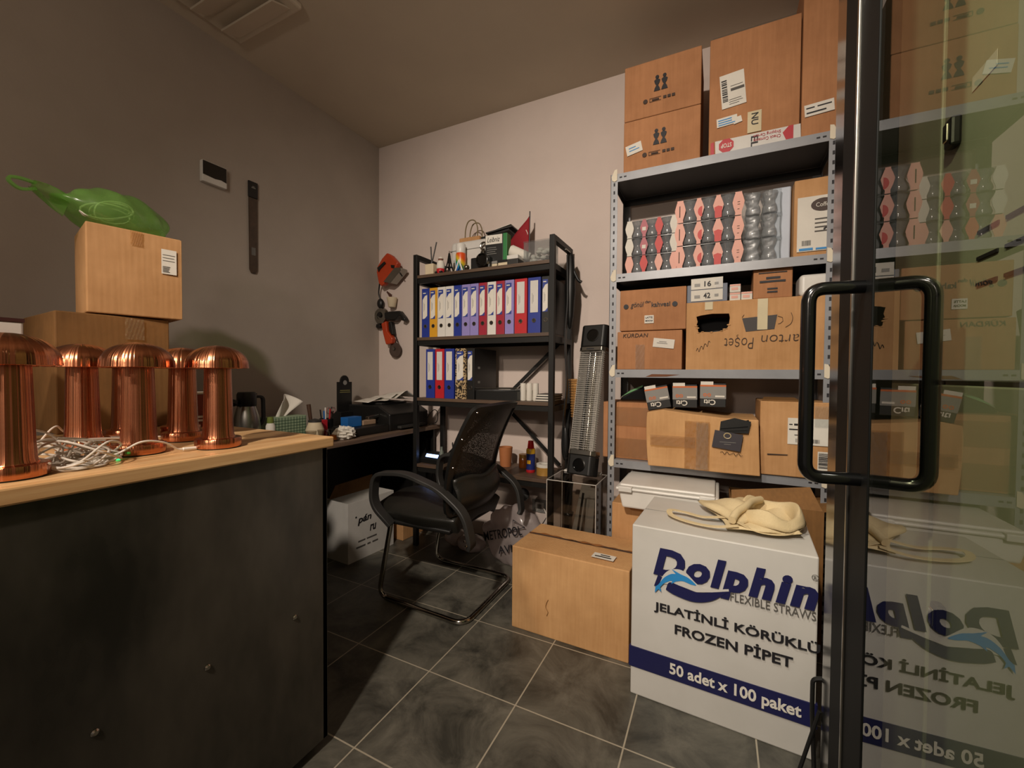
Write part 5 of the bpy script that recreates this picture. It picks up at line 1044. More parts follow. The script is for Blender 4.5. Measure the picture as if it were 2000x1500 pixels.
o = MB().bx(-0.036, 0.036, -0.10, 0.10, 0, 0.335).make('white_box', mat('bluish_white_board', '#b9c2cf', 0.5), None, bevel=0.006, loc=(0.245, 2.36, SZ[1] + 0.001)); tag(o, 'bluish white box between the film wrapped glasses and the labelled carton', 'box')
t = shelf_carton('brown carton with big white product label at the right end of the second shelf', 0.287, 0.436, SZ[1] + 0.001, 0.335, 0.28, 2.215, 'kraft', 16)
sticker(t, *front(t, 0.012, 0.02, 0.005), 0.132, 0.235, 'paper', 'product_label')
MB().prism([(0.045 * math.cos(a), 0.028 * math.sin(a)) for a in [k / 20 * 2 * PI for k in range(20)]], front(t, 0.105, 0.215, 0.0068)[0], (1, 0, 0), (0, 0, 1), 0.0004).make('oval_logo', mat('dark_brown_print', '#3a2418', 0.5), t)
text(t, 'Coffee', 'paper', front(t, 0.078, 0.206, 0.0076)[0], (1, 0, 0), (0, 0, 1), width=0.055, height=0.018)
marks(t, 'ink_grey', *front(t, 0.075, 0.10, 0.0066), bars(4, 0.065, 0.07, 3, 0.7)); marks(t, 'ink', *front(t, 0.03, 0.045, 0.0066), barcode(0.032, 0.022, 6), 'barcode'); marks(t, 'fish', *front(t, 0.02, 0.024, 0.0068), [(0, 0, 0.05, 0.010), (0.06, 0, 0.11, 0.008)], 'handwriting')
MB().prism([(0.0, 0.0), (0.012, 0.012), (0.030, 0.018), (0.020, 0.024), (0.002, 0.014)], front(t, 0.105, 0.10, 0.0068)[0], (1, 0, 0), (0, 0, 1), 0.0004).make('bean_print', 'ink', t)

# --- third shelf
t = shelf_carton('brown carton marked in pen with a wrinkled tape strip, left end of the third shelf', -0.478, -0.162, SZ[2] + 0.001, 0.196, 0.28, 2.215, 'kraft_r', 17)
text(t, 'KÜRDAN', 'ink_brown', *front(t, 0.030, 0.165, 0.004), width=0.125, height=0.024, shear=0.15)
o_, ux, uy = turned(*front(t, 0.178, 0.115, 0.005), -7); sticker(t, o_, ux, uy, 0.10, 0.045); marks(t, 'grey', Vector(o_) + Vector((0.02, -0.001, 0.018)), ux, uy, [(0, 0, 0.05, 0.003), (0.01, 0.008, 0.045, 0.011)])
tape_strip(t, *front(t, 0.095, 0.002, 0.004), 0.045, 0.125, 'film', wrinkle=0.003)
t = shelf_carton('brown carton with handwritten style print stacked on the pen marked one', -0.466, -0.146, SZ[2] + 0.200, 0.210, 0.28, 2.213, 'kraft_r', 18)
for u in (0.032, 0.268): MB().lathe([(0.0125, 0), (0.0125, 0.001), (0, 0.001)], 20, front(t, u, 0.125, 0.004)[0], (0, -1, 0)).make('printed_dot', 'ink', t)
text(t, 'gönül', 'ink', *front(t, 0.055, 0.112, 0.004), width=0.066, height=0.034, shear=0.25); text(t, 'kahvesi', 'ink', *front(t, 0.158, 0.116, 0.004), width=0.088, height=0.024, bold=0.012); text(t, 'den', 'ink', *front(t, 0.127, 0.137, 0.004), width=0.026, height=0.015, shear=0.2)
sticker(t, *front(t, 0.125, 0.035, 0.005), 0.045, 0.040); text(t, 'LATTE', 'ink', *front(t, 0.130, 0.059, 0.0065), width=0.034, height=0.009, bold=0.02); text(t, 'MOCHA', 'ink', *front(t, 0.130, 0.043, 0.0065), width=0.036, height=0.009, bold=0.02)
# the large carton with a torn opening
t = thing('carton', 'large brown carton with a torn opening and a dark cup print on the third shelf', 'box', (0.147, 2.355, SZ[2] + 0.001)); t['w'] = 0.580; t['d'] = 0.28; t['h'] = 0.322
b = MB(); hx0, hx1, hz0, hz1 = 0.041, 0.187, 0.215, 0.298
hole = [(hx0 + 0.002, hz1 - 0.008), (hx0 + 0.02, hz1 - 0.003), (0.11, hz1 + 0.003), (hx1 - 0.004, hz1), (hx1, hz1 - 0.02), (hx1 - 0.004, hz0 + 0.03), (hx1 - 0.012, hz0 + 0.012), (hx1 - 0.022, hz0 + 0.010), (hx1 - 0.034, hz0 + 0.002), (0.11, hz0 - 0.002), (hx0 + 0.03, hz0 + 0.001), (hx0 + 0.012, hz0 - 0.003), (hx0 + 0.008, hz0 + 0.02), (hx0 + 0.002, hz0 + 0.03), (hx0 + 0.008, hz0 + 0.05)]
ov = [b.b.verts.new((-0.29 + u, -0.14, v)) for u, v in ((0, 0), (0.58, 0), (0.58, 0.322), (0, 0.322))]; hv = [b.b.verts.new((-0.29 + u, -0.14, v * 0.322 / 0.322 - 0.035)) for u, v in hole]
eds = [b.b.edges.new((ov[i], ov[(i + 1) % 4])) for i in range(4)] + [b.b.edges.new((hv[i], hv[(i + 1) % len(hv)])) for i in range(len(hv))]
bmesh.ops.triangle_fill(b.b, use_beauty=True, use_dissolve=False, edges=eds)
bk = [b.b.verts.new((v.co.x, 0.14, v.co.z)) for v in ov]
for i in range(4): b.b.faces.new((ov[i], ov[(i + 1) % 4], bk[(i + 1) % 4], bk[i]))
b.b.faces.new(bk); b.make('carton_body', 'kraft', t, solid=0.005)
MB().prism([(u - 0.0, v - 0.035) for u, v in hole], (-0.29, 0.02, 0), (1, 0, 0), (0, 0, 1), 0.002).make('hole_shade', 'ink', t)  # black sheet painted in for the shade inside the carton, not a liner
b = MB(); r = random.Random(2)
for u, v in hole[5:14]: b.blob((-0.29 + u, -0.144, v - 0.035), (r.uniform(0.004, 0.009), 0.003, r.uniform(0.002, 0.004)), 8, 6)
b.make('torn_edge', 'kraft_l', t)
o_ = front(t, 0.237, 0.175, 0.004)[0]
MB().prism([(0.0, 0.062), (0.016, 0.0), (0.128, 0.008), (0.138, 0.072)], o_, (1, 0, 0), (0, 0, 1), 0.0006).make('cup_print', mat('charcoal_print', '#3a3432', 0.6), t)
b = MB(); oo = Vector(o_) + Vector((0, -0.001, 0)); b.tube([oo + Vector(p) for p in [(0.140, 0, 0.065), (0.158, 0, 0.058), (0.160, 0, 0.042), (0.150, 0, 0.032), (0.142, 0, 0.03)]], 0.001, 5); b.tube(spline([oo + Vector(p) for p in [(0.19, 0, 0.078), (0.196, 0, 0.055), (0.19, 0, 0.03), (0.17, 0, 0.014)]], 5), 0.001, 5); b.tube([oo + Vector(p) for p in [(0.0, 0, 0.066), (0.008, 0, 0.078)]], 0.001, 5); b.make('cup_outline', 'ink_brown', t)
sticker(t, *front(t, 0.298, 0.182, 0.006), 0.040, 0.140, 'tape_cream', 'tape'); sticker(t, *front(t, 0.080, 0.285, 0.006), 0.034, 0.037, 'tape_cream', 'tape')
text(t, 'Karton', 'ink_brown', front(t, 0.50, 0.157, 0.005)[0], (-1, 0, 0), (0, 0, -1), width=0.185, height=0.045, shear=0.1, bold=-0.016); text(t, 'Poşet', 'ink_brown', front(t, 0.285, 0.162, 0.005)[0], (-1, 0, 0), (0, 0, -1), width=0.120, height=0.065, shear=0.1, bold=-0.016)
b = MB(); oo = Vector(front(t, 0.045, 0.09, 0.005)[0]); b.tube(spline([oo + Vector((0.006 * k, 0, 0.004 * k + 0.012 * math.sin(2.2 * k))) for k in range(11)], 5), 0.0011, 5); b.make('scribble', 'ink_brown', t)
TZ = SZ[2] + 0.001 + 0.325
t = thing('label_box', 'grey box with white labels 16 and 42 on top of the torn carton', 'box', (-0.056, 2.30, TZ)); MB().bx(-0.088, 0.088, -0.075, 0.075, 0, 0.085).make('box_body', mat('slate_blue_board', '#6f7684', 0.6), t, bevel=0.002)
for z0, s in ((0.006, '42'), (0.062, '16')):
    sticker(t, (-0.070, -0.078, z0), (1, 0, 0.01), (0, 0, 1), 0.138, 0.052, 'paper', 'number_label'); text(t, s, 'ink', (-0.015 if s == '42' else -0.012, -0.080, z0 + 0.012), (1, 0, 0), (0, 0, 1), width=0.030, height=0.026, bold=0.02)
    marks(t, 'grey', (-0.055, -0.0796, z0 + 0.014), (1, 0, 0), (0, 0, 1), [(0, 0, 0.025, 0.014), (0.088, 0.004, 0.105, 0.016)])
sticker(t, (0.038, -0.0795, 0.066), (1, 0, 0), (0, 0, 1), 0.028, 0.042, 'white_card', 'corner_label')
for k, (x, z, lb) in enumerate(((0.064, 0, 'small pink and white box at the lower left of the trio on the torn carton'), (0.112, 0, 'small pink and white box at the lower right of the trio on the torn carton'), (0.064, 0.039, 'small pink and white box topmost of the trio on the torn carton'))):
    t = thing('small_box', lb, 'box', (x, 2.265, TZ + z), 0, 'small pink boxes'); MB().bx(-0.0225, 0.0225, -0.035, 0.035, 0, 0.037).make('box_body', 'paper', t, bevel=0.001)
    marks(t, 'pink', (-0.022, -0.0352, 0.028), (1, 0, 0), (0, 0, 1), [(0, 0, 0.044, 0.008), (0.006, -0.018, 0.034, -0.006)])
t = shelf_carton('small brown carton with printed lines on top of the torn carton', 0.137, 0.289, TZ, 0.140, 0.16, 2.225, 'kraft_r', 19)
for v, u0, u1, hh in ((0.112, 0.02, 0.13, 0.004), (0.085, 0.05, 0.105, 0.010), (0.070, 0.025, 0.125, 0.009), (0.038, 0.055, 0.095, 0.007), (0.024, 0.055, 0.095, 0.007)): marks(t, 'ink', *front(t, u0, v, 0.004), [(0, 0, u1 - u0, hh)])
o = MB().bx(-0.055, 0.055, -0.06, 0.06, 0, 0.098).make('white_tub', 'white', None, bevel=0.018, seg=4, loc=(0.372, 2.30, TZ)); tag(o, 'white rounded tub beside the door stile above the torn carton', 'tub')
o = MB().lathe([(0.034, 0), (0.036, 0.004), (0.036, 0.07), (0.026, 0.085), (0, 0.086)], 24).make('dark_jar', 'dark_grey', None, smooth=True, loc=(0.312, 2.42, TZ)); tag(o, 'dark rounded jar behind the white tub on the torn carton', 'jar')

# --- fourth shelf
t = shelf_carton('brown taped carton sticking out at the left end of the fourth shelf', -0.555, -0.312, SZ[3] + 0.001, 0.298, 0.26, 2.245, 'kraft_r', 20)
tape_strip(t, *front(t, 0.055, 0.175, 0.004), 0.19, 0.10, wrinkle=0.003); tape_strip(t, *front(t, 0.06, 0.01, 0.004), 0.18, 0.10, wrinkle=0.002, seed=5)
t = thing('device', 'black rounded device with green sheen on top of the left taped carton', 'device', (-0.415, 2.37, SZ[3] + 0.302), 0.2)
MB().prism([(-0.075, 0), (0.085, 0), (0.09, 0.05), (0.05, 0.085), (-0.02, 0.055), (-0.07, 0.02)], (0, -0.05, 0), (1, 0, 0), (0, 0, 1), -0.10).make('casing', 'black_gloss', t, bevel=0.012)
MB().prism([(-0.068, 0.022), (-0.022, 0.056), (0.044, 0.086), (0.04, 0.075), (-0.02, 0.046)], (0, -0.052, 0.002), (1, 0, 0), (0, 0, 1), 0.001).make('painted_glare', mat('sheen_green', '#6fa573', 0.25), t)  # green glare on the casing, painted as a thin strip
def crush(co):
    x, y, z = co; h = 0.29
    k = max(0, x - 0.02) / 0.22; z2 = z
    if z > 0.05:
        z2 = z - (0.028 * k + 0.012 * math.sin(11 * x + 1)) * (z / h)
    x2 = x - (0.012 * math.sin(9 * z) if x < -0.2 else 0) + (0.010 * (1 - z / h) if x > 0.2 else 0)
    r_ = max(0, -x - 0.19) * max(0, z - 0.22); z2 -= r_ * 9.0
    return Vector((x2, y - 0.006 * math.sin(13 * x + 9 * z), z2))
t = shelf_carton('battered wide carton wrapped in clear tape at the middle of the fourth shelf', -0.302, 0.162, SZ[3] + 0.0015, 0.268, 0.34, 2.125, 'kraft_l', 21, skew=crush)
tape_strip(t, *front(t, 0.165, 0.005, 0.012), 0.105, 0.225, 'tape', wrinkle=0.004, seed=3); tape_strip(t, *front(t, 0.01, 0.105, 0.011), 0.20, 0.05, 'tape', wrinkle=0.003, seed=4); tape_strip(t, *front(t, 0.215, 0.01, 0.014), 0.05, 0.215, 'film', wrinkle=0.006, seed=9)
MB().prism([(0.0, 0.0), (0.115, 0.002), (0.125, 0.055), (0.06, 0.068), (0.005, 0.05)], front(t, 0.31, 0.185, 0.010)[0], (1, 0, 0), (0, 0, 1), 0.001).make('torn_opening', 'black', t)
for k in range(4): MB().box((0.135 + 0.002 * k, -0.181 + 0.003 * k, 0.198 + 0.011 * k), (0.11, 0.008, 0.004), rot=Matrix.Rotation(-0.10 - 0.05 * k, 3, 'Y')).make('black_paper', 'black_gloss' if k % 2 else 'black', t)
MB().prism([(0.0, 0.0), (0.115, -0.014), (0.125, 0.062), (0.012, 0.078)], front(t, 0.280, 0.118, 0.016)[0], (1, 0, 0), (0, 0, 1), 0.001).make('dark_card', mat('charcoal_card', '#38343a', 0.5), t)
b = MB(); b.tube([Vector(front(t, 0.343, 0.172, 0.018)[0]) + Vector((0.014 * math.cos(a), 0, 0.012 * math.sin(a))) for a in [k / 14 * 2 * PI for k in range(14)]], 0.0022, 5, closed=True); b.make('card_emblem', mat('pale_gold_print', '#b9a77e', 0.4), t); marks(t, 'grey', *front(t, 0.312, 0.142, 0.018), [(0, 0, 0.065, 0.002), (0.018, -0.009, 0.045, -0.007)])
MB().prism([(-0.23, 0), (-0.02, 0), (0.0, 0.02), (-0.20, 0.035)], (0.22, -0.10, 0.235), (1, 0, 0), (0, 1, 0.25), 0.004).make('lid_flap', 'kraft_d', t)
b = MB(); oo = Vector(front(t, 0.315, 0.095, 0.012)[0]); b.tube(spline([oo + Vector((0.009 * k, 0, 0.007 * math.sin(2.5 * k) - 0.0006 * k)) for k in range(11)], 4), 0.0010, 5); b.make('scribble', 'ink_brown', t)
for k, (x, z, a, lb) in enumerate(((-0.262, 1.030, 0.20, 'grey fronted box with orange stripe, leftmost of three on the battered carton'), (-0.145, 1.040, 0.02, 'grey fronted box with orange stripe, middle of three on the battered carton'), (-0.022, 1.048, 0.0, 'grey fronted box with orange stripe, rightmost of three on the battered carton'))):
    t = thing('tool_box', lb, 'box', (x, 2.245, z - 0.048), 0, 'black boxes with orange stripe', rot=(0, -a, 0))
    MB().bx(-0.056, 0.056, -0.03, 0.16, 0, 0.113).make('box_body', 'black', t, bevel=0.002)
    marks(t, 'grey', (-0.056, -0.0305, 0.040), (1, 0, 0), (0, 0, 1), [(0, 0, 0.112, 0.060)], 'grey_panel'); marks(t, 'orange_ink', (-0.056, -0.031, 0.098), (1, 0, 0), (0, 0, 1), [(0, 0, 0.112, 0.008)], 'orange_stripe')
    sticker(t, (-0.054, -0.031, 0.106), (1, 0, 0), (0, 0, 1), 0.055, 0.016, 'paper', 'price_label')
    for dx in (-0.034, -0.016): MB().lathe([(0.008, 0), (0.008, 0.001), (0.004, 0.001), (0.004, 0)], 14, (dx, -0.0315, 0.058), (0, -1, 0), cap=False).make('orange_ring', 'orange_ink', t)
    marks(t, 'paper', (0.010, -0.0315, 0.048), (1, 0, 0), (0, 0, 1), [(0, 0, 0.040, 0.008)])
    text(t, 'Cıtı', 'paper', (0.012, -0.0312, 0.036), (-1, 0, 0), (0, 0, -1), width=0.050, height=0.026, bold=0.02)
t = shelf_carton('brown carton with white barcode label behind the door handle on the fourth shelf', 0.172, 0.436, SZ[3] + 0.001, 0.330, 0.28, 2.185, 'kraft', 22)
sticker(t, *front(t, 0.105, 0.145, 0.005), 0.155, 0.115, 'paper', 'shipping_label'); marks(t, 'ink', *front(t, 0.110, 0.220, 0.0066), [(0, 0.01, 0.012, 0.014), (0.018, 0.008, 0.06, 0.016), (0.0, -0.012, 0.065, -0.007), (0.02, -0.035, 0.05, -0.032)]); marks(t, 'ink', *front(t, 0.135, 0.155, 0.0066), barcode(0.085, 0.016, 8, 24), 'barcode')
sticker(t, *front(t, 0.215, 0.02, 0.005), 0.045, 0.10, 'paper', 'barcode_label'); marks(t, 'ink', *front(t, 0.218, 0.05, 0.0066), barcode(0.065, 0.038, 9, 12, True), 'barcode')
MB().prism([(0, 0), (0.075, 0.004), (0.078, 0.008), (0.0, 0.006)], front(t, 0.03, 0.09, 0.005)[0], (1, 0, 0), (0, 0, 1), 0.0005).make('pen_mark', 'ink_brown', t)
tape_strip(t, *front(t, 0.20, 0.225, 0.006), 0.05, 0.09, 'film', wrinkle=0.005)
MB().prism([(-0.125, 0), (0.02, 0), (0.01, 0.10), (-0.11, 0.10)], (0, -0.13, 0.331), (1, 0, 0), (0, 1, 0.10), 0.004).make('top_flap', 'kraft_d', t)

# --- under the shelving
t = carton('carton', 'brown carton on the floor under the white lidded tray', (-0.285, 2.155, 0), (0.335, 0.26, 0.535), 0, 'kraft', 0.004, seed=23)
t = thing('lidded_tray', 'white lidded plastic tray lying under the shelving', 'tray', (-0.203, 2.06, 0.541))
MB().prism([(-0.185, 0), (0.185, 0), (0.205, 0.085), (-0.205, 0.085)], (0, -0.115, 0), (1, 0, 0), (0, 0, 1), -0.30).make('tray_body', 'white', t, bevel=0.008)
MB().bx(-0.215, 0.215, -0.125, 0.195, 0.080, 0.094).make('rim', 'white', t, bevel=0.006); MB().bx(-0.20, 0.20, -0.108, 0.18, 0.094, 0.108).make('lid', 'white', t, bevel=0.008)
for dx in (-0.17, 0.17): MB().bx(dx - 0.03, dx + 0.03, -0.135, -0.11, 0.076, 0.100).make('clip', 'white', t, bevel=0.003)
t = carton('carton', 'dark brown open carton behind the tote bag under the shelving', (0.225, 2.20, 0), (0.335, 0.25, 0.60), 0, 'kraft_d', 0.004, seed=24, open_top=True)
MB().prism([(-0.165, 0), (0.165, 0), (0.13, 0.11), (-0.165, 0.055)], (0, -0.125, 0.598), (1, 0, 0), (0, 0.55, 0.75), 0.004).make('front_flap', 'kraft_d', t); MB().prism([(0, 0), (0.24, 0), (0.24, 0.10), (0.0, 0.10)], (0.165, -0.12, 0.60), (0, 1, 0), (0.5, 0, 0.10), 0.004).make('side_flap', 'kraft_d', t)

# ================================================================== brown carton on the floor
sz = (0.526, 0.325, 0.372); a = math.radians(-1.5)
t = carton('carton', 'large plain brown carton standing on the floor tiles beside the white straw box', (*FL(-0.828, 1.693, sz, a), 0), sz, a, 'kraft_l', 0.006, seed=31)
b = MB()
b.grid(lambda u, v: Vector((-0.258 + 0.516 * u, 0.010 + (v - 0.5) * 0.012 + 0.006 * math.sin(9 * u), 0.3765 + 0.004 * math.sin(31 * u) * math.sin(17 * u + 2 * v) + 0.005 * math.sin(PI * u))), 40, 3); b.make('torn_tape', mat('glossy_brown_tape', '#8a5a34', 0.15), t, smooth=True)
MB().bx(-0.255, 0.255, -0.0015 + 0.010, 0.0015 + 0.010, 0.374, 0.3795).make('top_seam', 'ink_brown', t)
o_, ux, uy = turned(*top(t, 0.355, 0.045, 0.007), -2); sticker(t, o_, ux, uy, 0.095, 0.05, 'paper', 'address_label'); marks(t, 'ink', Vector(o_) + Vector((0.012, 0.012, 0.001)), ux, uy, [(0.02, 0.018, 0.06, 0.025), (0, 0, 0.07, 0.008)])
b = MB(); oo = Vector(front(t, 0.175, 0.10, 0.007)[0]); b.tube(spline([oo + Vector((0.006 * math.sin(2 * k), 0.0, 0.018 * k)) for k in range(5)], 5), 0.0012, 5); b.make('faint_scratch', mat('scratch', '#9d7140', 0.8), t)

# ================================================================== white straw carton
sz = (0.545, 0.40, 0.615); a = math.radians(-3.2)
sbx = carton('carton', 'big white straw carton with dark blue print and tote bag on top', (*FL(-0.268, 1.53, sz, a), 0), sz, a, 'straw_white', 0.004, seed=32)
def D(u, v, off=0.006): return Vector((-sz[0] / 2 + u, -sz[1] / 2 - off, v))
PX, PZ = (1, 0, 0), (0, 0, 1)
def curvepts(p, n=8): return [(q_.x, q_.y) for q_ in spline([(a_, b_, 0) for a_, b_ in p], n)]
MB().bx(-sz[0] / 2 - 0.0045, sz[0] / 2 + 0.0045, -sz[1] / 2 - 0.0048, -sz[1] / 2 + 0.01, 0.103, 0.175).make('blue_band', 'navy', sbx)
text(sbx, 'Dolphin', 'navy', D(0.076, 0.428), PX, PZ, width=0.468, height=0.124, bold=0.052, shear=0.22, spacing=1.16)
lo = curvepts([(0.118, 0.412), (0.150, 0.400), (0.208, 0.3935), (0.262, 0.412), (0.311, 0.456)]); hi = curvepts([(0.311, 0.456), (0.262, 0.440), (0.215, 0.428), (0.165, 0.436), (0.130, 0.440), (0.118, 0.412)])
ws = curvepts([(0.085, 0.440), (0.130, 0.492), (0.175, 0.492), (0.218, 0.470), (0.28, 0.455), (0.318, 0.462)]) + curvepts([(0.318, 0.462), (0.26, 0.38), (0.208, 0.372), (0.15, 0.385), (0.085, 0.395), (0.085, 0.440)])[1:-1]
wl = curvepts([(0.092, 0.430), (0.120, 0.474), (0.150, 0.490), (0.180, 0.486), (0.222, 0.452), (0.26, 0.449), (0.31, 0.463)]) + [(0.311, 0.456), (0.262, 0.440), (0.215, 0.428), (0.165, 0.436), (0.13, 0.432)]
MB().prism(wl, D(0, 0, 0.0072), PX, PZ, 0.0004).make('logo_gap', 'straw_white', sbx)
MB().prism(lo + hi[1:-1], D(0, 0, 0.0080), PX, PZ, 0.0004).make('logo_wave', 'navy', sbx)
fish = curvepts([(0.094, 0.424), (0.112, 0.452), (0.134, 0.470), (0.150, 0.474)], 4) + [(0.136, 0.488), (0.162, 0.478)] + curvepts([(0.165, 0.477), (0.190, 0.470), (0.214, 0.452), (0.200, 0.450)], 4) + curvepts([(0.198, 0.450), (0.172, 0.455), (0.150, 0.448)], 4) + [(0.136, 0.436), (0.139, 0.447)] + curvepts([(0.132, 0.446), (0.112, 0.432), (0.100, 0.416)], 4) + [(0.104, 0.400), (0.094, 0.408), (0.082, 0.392), (0.084, 0.414)]
MB().prism(fish, D(0, 0, 0.0088), PX, PZ, 0.0004).make('logo_dolphin', 'fish', sbx)
MB().prism([(0.079, 0.415), (0.094, 0.418), (0.106, 0.452), (0.092, 0.457)], D(0, 0, 0.0080), PX, PZ, 0.0003).make('logo_foot', 'navy', sbx)
text(sbx, 'FLEXIBLE STRAWS', 'ink_grey', D(0.315, 0.427), PX, PZ, width=0.225, height=0.027)
text(sbx, 'JELATİNLİ KÖRÜKLÜ', 'navy_t' if False else 'ink', D(0.080, 0.322), PX, PZ, width=0.472, height=0.047, bold=0.025)
text(sbx, 'FROZEN PİPET', 'ink', D(0.149, 0.266), PX, PZ, width=0.337, height=0.044, bold=0.025)
text(sbx, '50 adet x 100 paket', 'paper', D(0.134, 0.1115), PX, PZ, width=0.376, height=0.050, bold=0.025)
b = MB(); b.tube([D(0.549, 0.536, 0.006) + Vector((0.011 * math.cos(q_), 0, 0.011 * math.sin(q_))) for q_ in [k / 18 * 2 * PI for k in range(18)]], 0.0009, 4, closed=True) if False else b.tube([D(0.536, 0.556, 0.006) + Vector((0.008 * math.cos(q_), 0, 0.008 * math.sin(q_))) for q_ in [k / 18 * 2 * PI for k in range(18)]], 0.0008, 4, closed=True); b.make('registered_ring', 'ink_grey', sbx); text(sbx, 'R', 'ink_grey', D(0.5325, 0.5515), PX, PZ, width=0.007, height=0.009)
MB().bx(-sz[0] / 2 + 0.004, sz[0] / 2 - 0.004, -0.0015, 0.0015, 0.6155, 0.6168).make('top_seam', 'grey', sbx)
# tote bag lying on it
tb = thing('tote_bag', 'cream canvas tote bag lying crumpled on the white straw carton', 'tote bag', (0.050, 1.742, 0.621)); tb.scale = (0.92, 0.92, 1.0)
def fold(x, y): return 0.010 * math.sin(34 * x + 9 * y) + 0.008 * math.sin(27 * y - 12 * x + 1) + 0.006 * math.sin(55 * x + 40 * y)
def quad(a_, b_, c_, d_, u, v):
    return [(a_[i] * (1 - u) * (1 - v) + b_[i] * u * (1 - v) + c_[i] * u * v + d_[i] * (1 - u) * v) for i in (0, 1)]
def patch(name, corners, base, amp, lift, nu=26, nv=22, curl=0.0):
    def fn(u, v):
        x, y = quad(*corners, u, v); e = min(u, 1 - u, v, 1 - v); k = min(1, e * 5)
        x += 0.012 * math.sin(7 * v + 3 * u); y += 0.010 * math.sin(6 * u + 2)
        return Vector((x, y, base + lift * k ** 0.6 + amp * fold(x, y) * (0.35 + 0.65 * k) + curl * max(0, u - 0.8) * math.sin(8 * v)))
    b = MB(); b.grid(fn, nu, nv); return b.make(name, 'canvas', tb, smooth=True, solid=0.003)
patch('lower_cloth', ((-0.02, -0.17), (0.22, -0.13), (0.24, 0.20), (-0.10, 0.16)), 0.012, 0.7, 0.012)
patch('folded_front', ((0.005, -0.150), (0.085, -0.03), (0.09, 0.21), (-0.135, 0.105)), 0.024, 0.8, 0.026)
# the ring of the open mouth at the right
def ringfn(u, v):
    a_ = u * 2 * PI; r1 = 1 - 0.42 * v
    x = 0.135 + 0.115 * r1 * math.cos(a_); y = 0.01 + 0.155 * r1 * math.sin(a_)
    return Vector((x, y, 0.020 + 0.050 * math.sin(PI * min(1, v * 1.1)) * (0.75 + 0.25 * math.sin(3 * a_ + 1)) + 0.35 * fold(x, y)))
MB().grid(ringfn, 44, 10, closed_u=True).make('open_mouth', 'canvas', tb, smooth=True, solid=0.003)
MB().tube(spline([(0.0, -0.145, 0.035), (0.02, -0.09, 0.052), (0.05, -0.04, 0.062), (0.075, 0.03, 0.066), (0.11, 0.10, 0.06)], 8), 0.014, 10).make('twisted_hem', 'canvas', tb, smooth=True)
MB().sweep(spline([(0.02, -0.155, 0.022), (-0.06, -0.165, 0.010), (-0.15, -0.145, 0.008), (-0.215, -0.10, 0.010), (-0.222, -0.055, 0.016), (-0.17, -0.045, 0.012), (-0.10, -0.065, 0.010), (-0.02, -0.06, 0.020)], 8), [(0.0012, 0.011), (-0.0012, 0.011), (-0.0012, -0.011), (0.0012, -0.011)], upv=(0, 0, 1)).make('strap', 'canvas', tb, smooth=True)
MB().sweep(spline([(0.02, -0.14, 0.03), (0.09, -0.155, 0.012), (0.17, -0.135, 0.012), (0.222, -0.06, 0.02), (0.235, 0.02, 0.03)], 8), [(0.0012, 0.011), (-0.0012, 0.011), (-0.0012, -0.011), (0.0012, -0.011)], upv=(0, 0, 1)).make('strap', 'canvas', tb, smooth=True)

# black bent hook stand beside the white carton
t = thing('hook_stand', 'thin black bent rod stand before the right edge of the white straw carton', 'stand', (0.245, 1.34, 0))
MB().tube(fillet([(0.018, 0.0, 0.352), (-0.006, 0.0, 0.345), (-0.006, 0.0, 0.26), (0.006, 0.0, 0.0)], 0.015), 0.0055, 8).make('upright_rod', 'black', t, smooth=True)
MB().cyl((0.008, -0.012, 0.27), (-0.055, -0.012, 0.0), 0.005, n=8).make('slanted_leg', 'black', t, smooth=True)

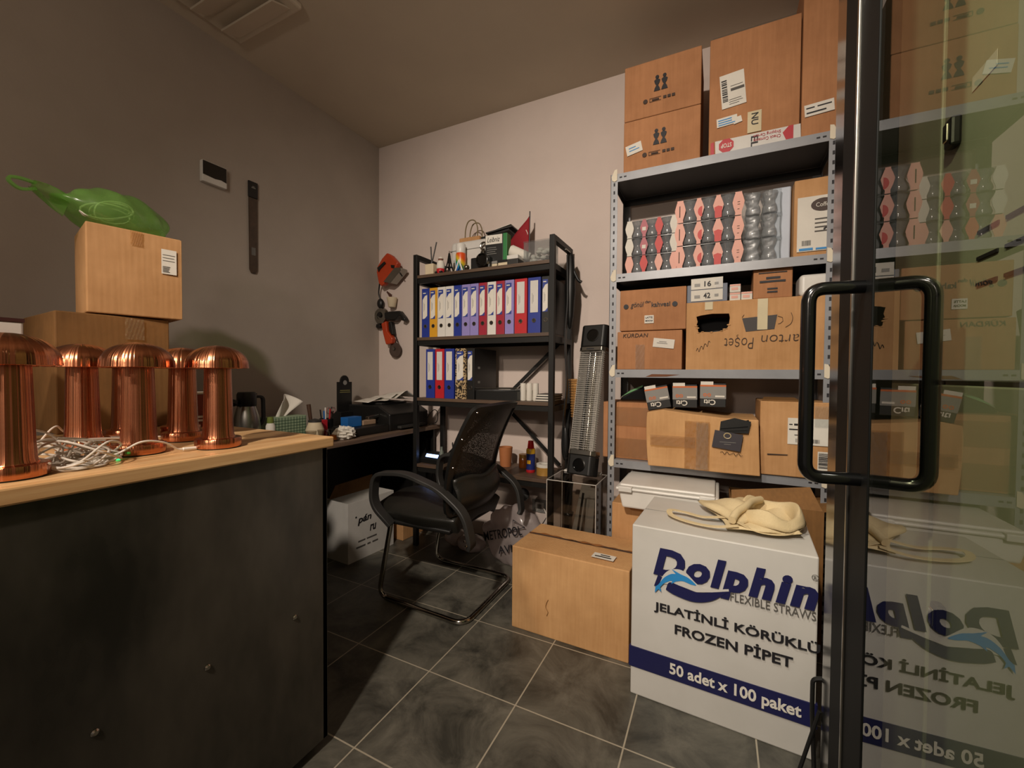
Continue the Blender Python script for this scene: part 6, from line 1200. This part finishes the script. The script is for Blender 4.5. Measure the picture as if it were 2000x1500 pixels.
# ================================================================== steel lockers behind the open door
LX = 0.400
cols_ = [(1.160, 1.615), (0.705, 1.155), (0.250, 0.700)]
k = 0
for ci, (ya, yb) in enumerate(cols_):
    t = thing('steel_locker', ['grey green steel locker seen through the glass right beside the door stile', 'grey green steel locker with a paper tag seen through the middle of the glass', 'grey green steel locker at the right edge of the photo behind the glass'][ci], 'locker', (LX + 0.22, (ya + yb) / 2, 0), 0, 'steel lockers behind the glass door')
    cy_ = (ya + yb) / 2; hw = (yb - ya) / 2 - 0.002
    MB().bx(-0.205, 0.22, -hw, hw, 0.0, 2.62).make('cabinet_body', 'locker', t)
    for z0, z1, zs in ((0.06, 1.135, (0.955, 0.15)), (1.143, 2.58, (1.31, 1.86))):
        d_ = MB().bx(-0.220, -0.206, -hw + 0.003, hw - 0.003, z0, z1).make('door', 'locker', t, bevel=0.003)
        b = MB()
        for zz in ((1.31, 1.93) if z0 > 1 else (0.14,)):
            for r_ in range(3):
                for c_ in (-1, 1): b.box((-0.221, hw * 0.45 - 0.09 + 0.040 * c_ + (0.14 if ci == 0 else 0.0), zz + 0.045 * r_), (0.003, 0.060, 0.006))
        b.make('vent_slots', 'ink', d_)
        zl = 1.615 if z0 > 1 else 0.68
        lk = MB().bx(-0.236, -0.219, hw - 0.075, hw - 0.045, zl - 0.028, zl + 0.028).make('lock_handle', 'black', d_, bevel=0.005)
        MB().bx(-0.240, -0.235, hw - 0.068, hw - 0.052, zl - 0.016, zl + 0.018).make('chrome_latch', 'chrome', d_, bevel=0.002)
        if ci == 1 and z0 > 1: sticker(d_, (-0.2205, 0.115, 1.66), (0, -1, 0), (0, 0, 1), 0.075, 0.026, 'white_card', 'paper_tag')

# ================================================================== open glass door
GX = 0.252
t = thing('glass_door', 'black framed glass door standing open at the right with a big black handle', 'door', (GX, 0.60, 0))
MB().bx(0.002, 0.008, -0.46, 0.40, 0.012, 2.80).make('glass_pane', 'glass', t)
MB().bx(0.0, 0.032, 0.388, 0.506, 0.010, 2.82).make('door_stile', 'stile', t, bevel=0.002)
MB().bx(-0.004, 0.026, 0.506, 0.516, 0.010, 2.82).make('edge_bead', 'steel', t, bevel=0.002)
MB().bx(0.0, 0.032, 0.516, 0.625, 0.010, 2.82).make('outer_profile', 'stile', t, bevel=0.002)
MB().bx(0.002, 0.020, 0.625, 0.715, 0.010, 2.82).make('closing_profile', 'black_gloss', t, bevel=0.003)
MB().bx(-0.016, 0.024, -0.52, -0.46, 0.010, 2.82).make('hinge_stile', 'black_metal', t, bevel=0.004)
MB().bx(-0.006, 0.020, -0.46, 0.388, 2.76, 2.82).make('top_rail', 'black_metal', t, bevel=0.004)
MB().bx(-0.006, 0.020, -0.46, 0.388, 0.010, 0.06).make('bottom_rail', 'black_metal', t, bevel=0.004)
for x0_, s_ in ((0.0, -1), (0.030, 1)):
    MB().tube(fillet([(x0_, 0.435, 1.325), (0.092 * s_, 0.420, 1.325), (0.092 * s_, 0.420, 0.948), (x0_, 0.435, 0.948)], 0.03, 8), 0.0130, 16).make('handle', 'black_gloss', t, smooth=True)
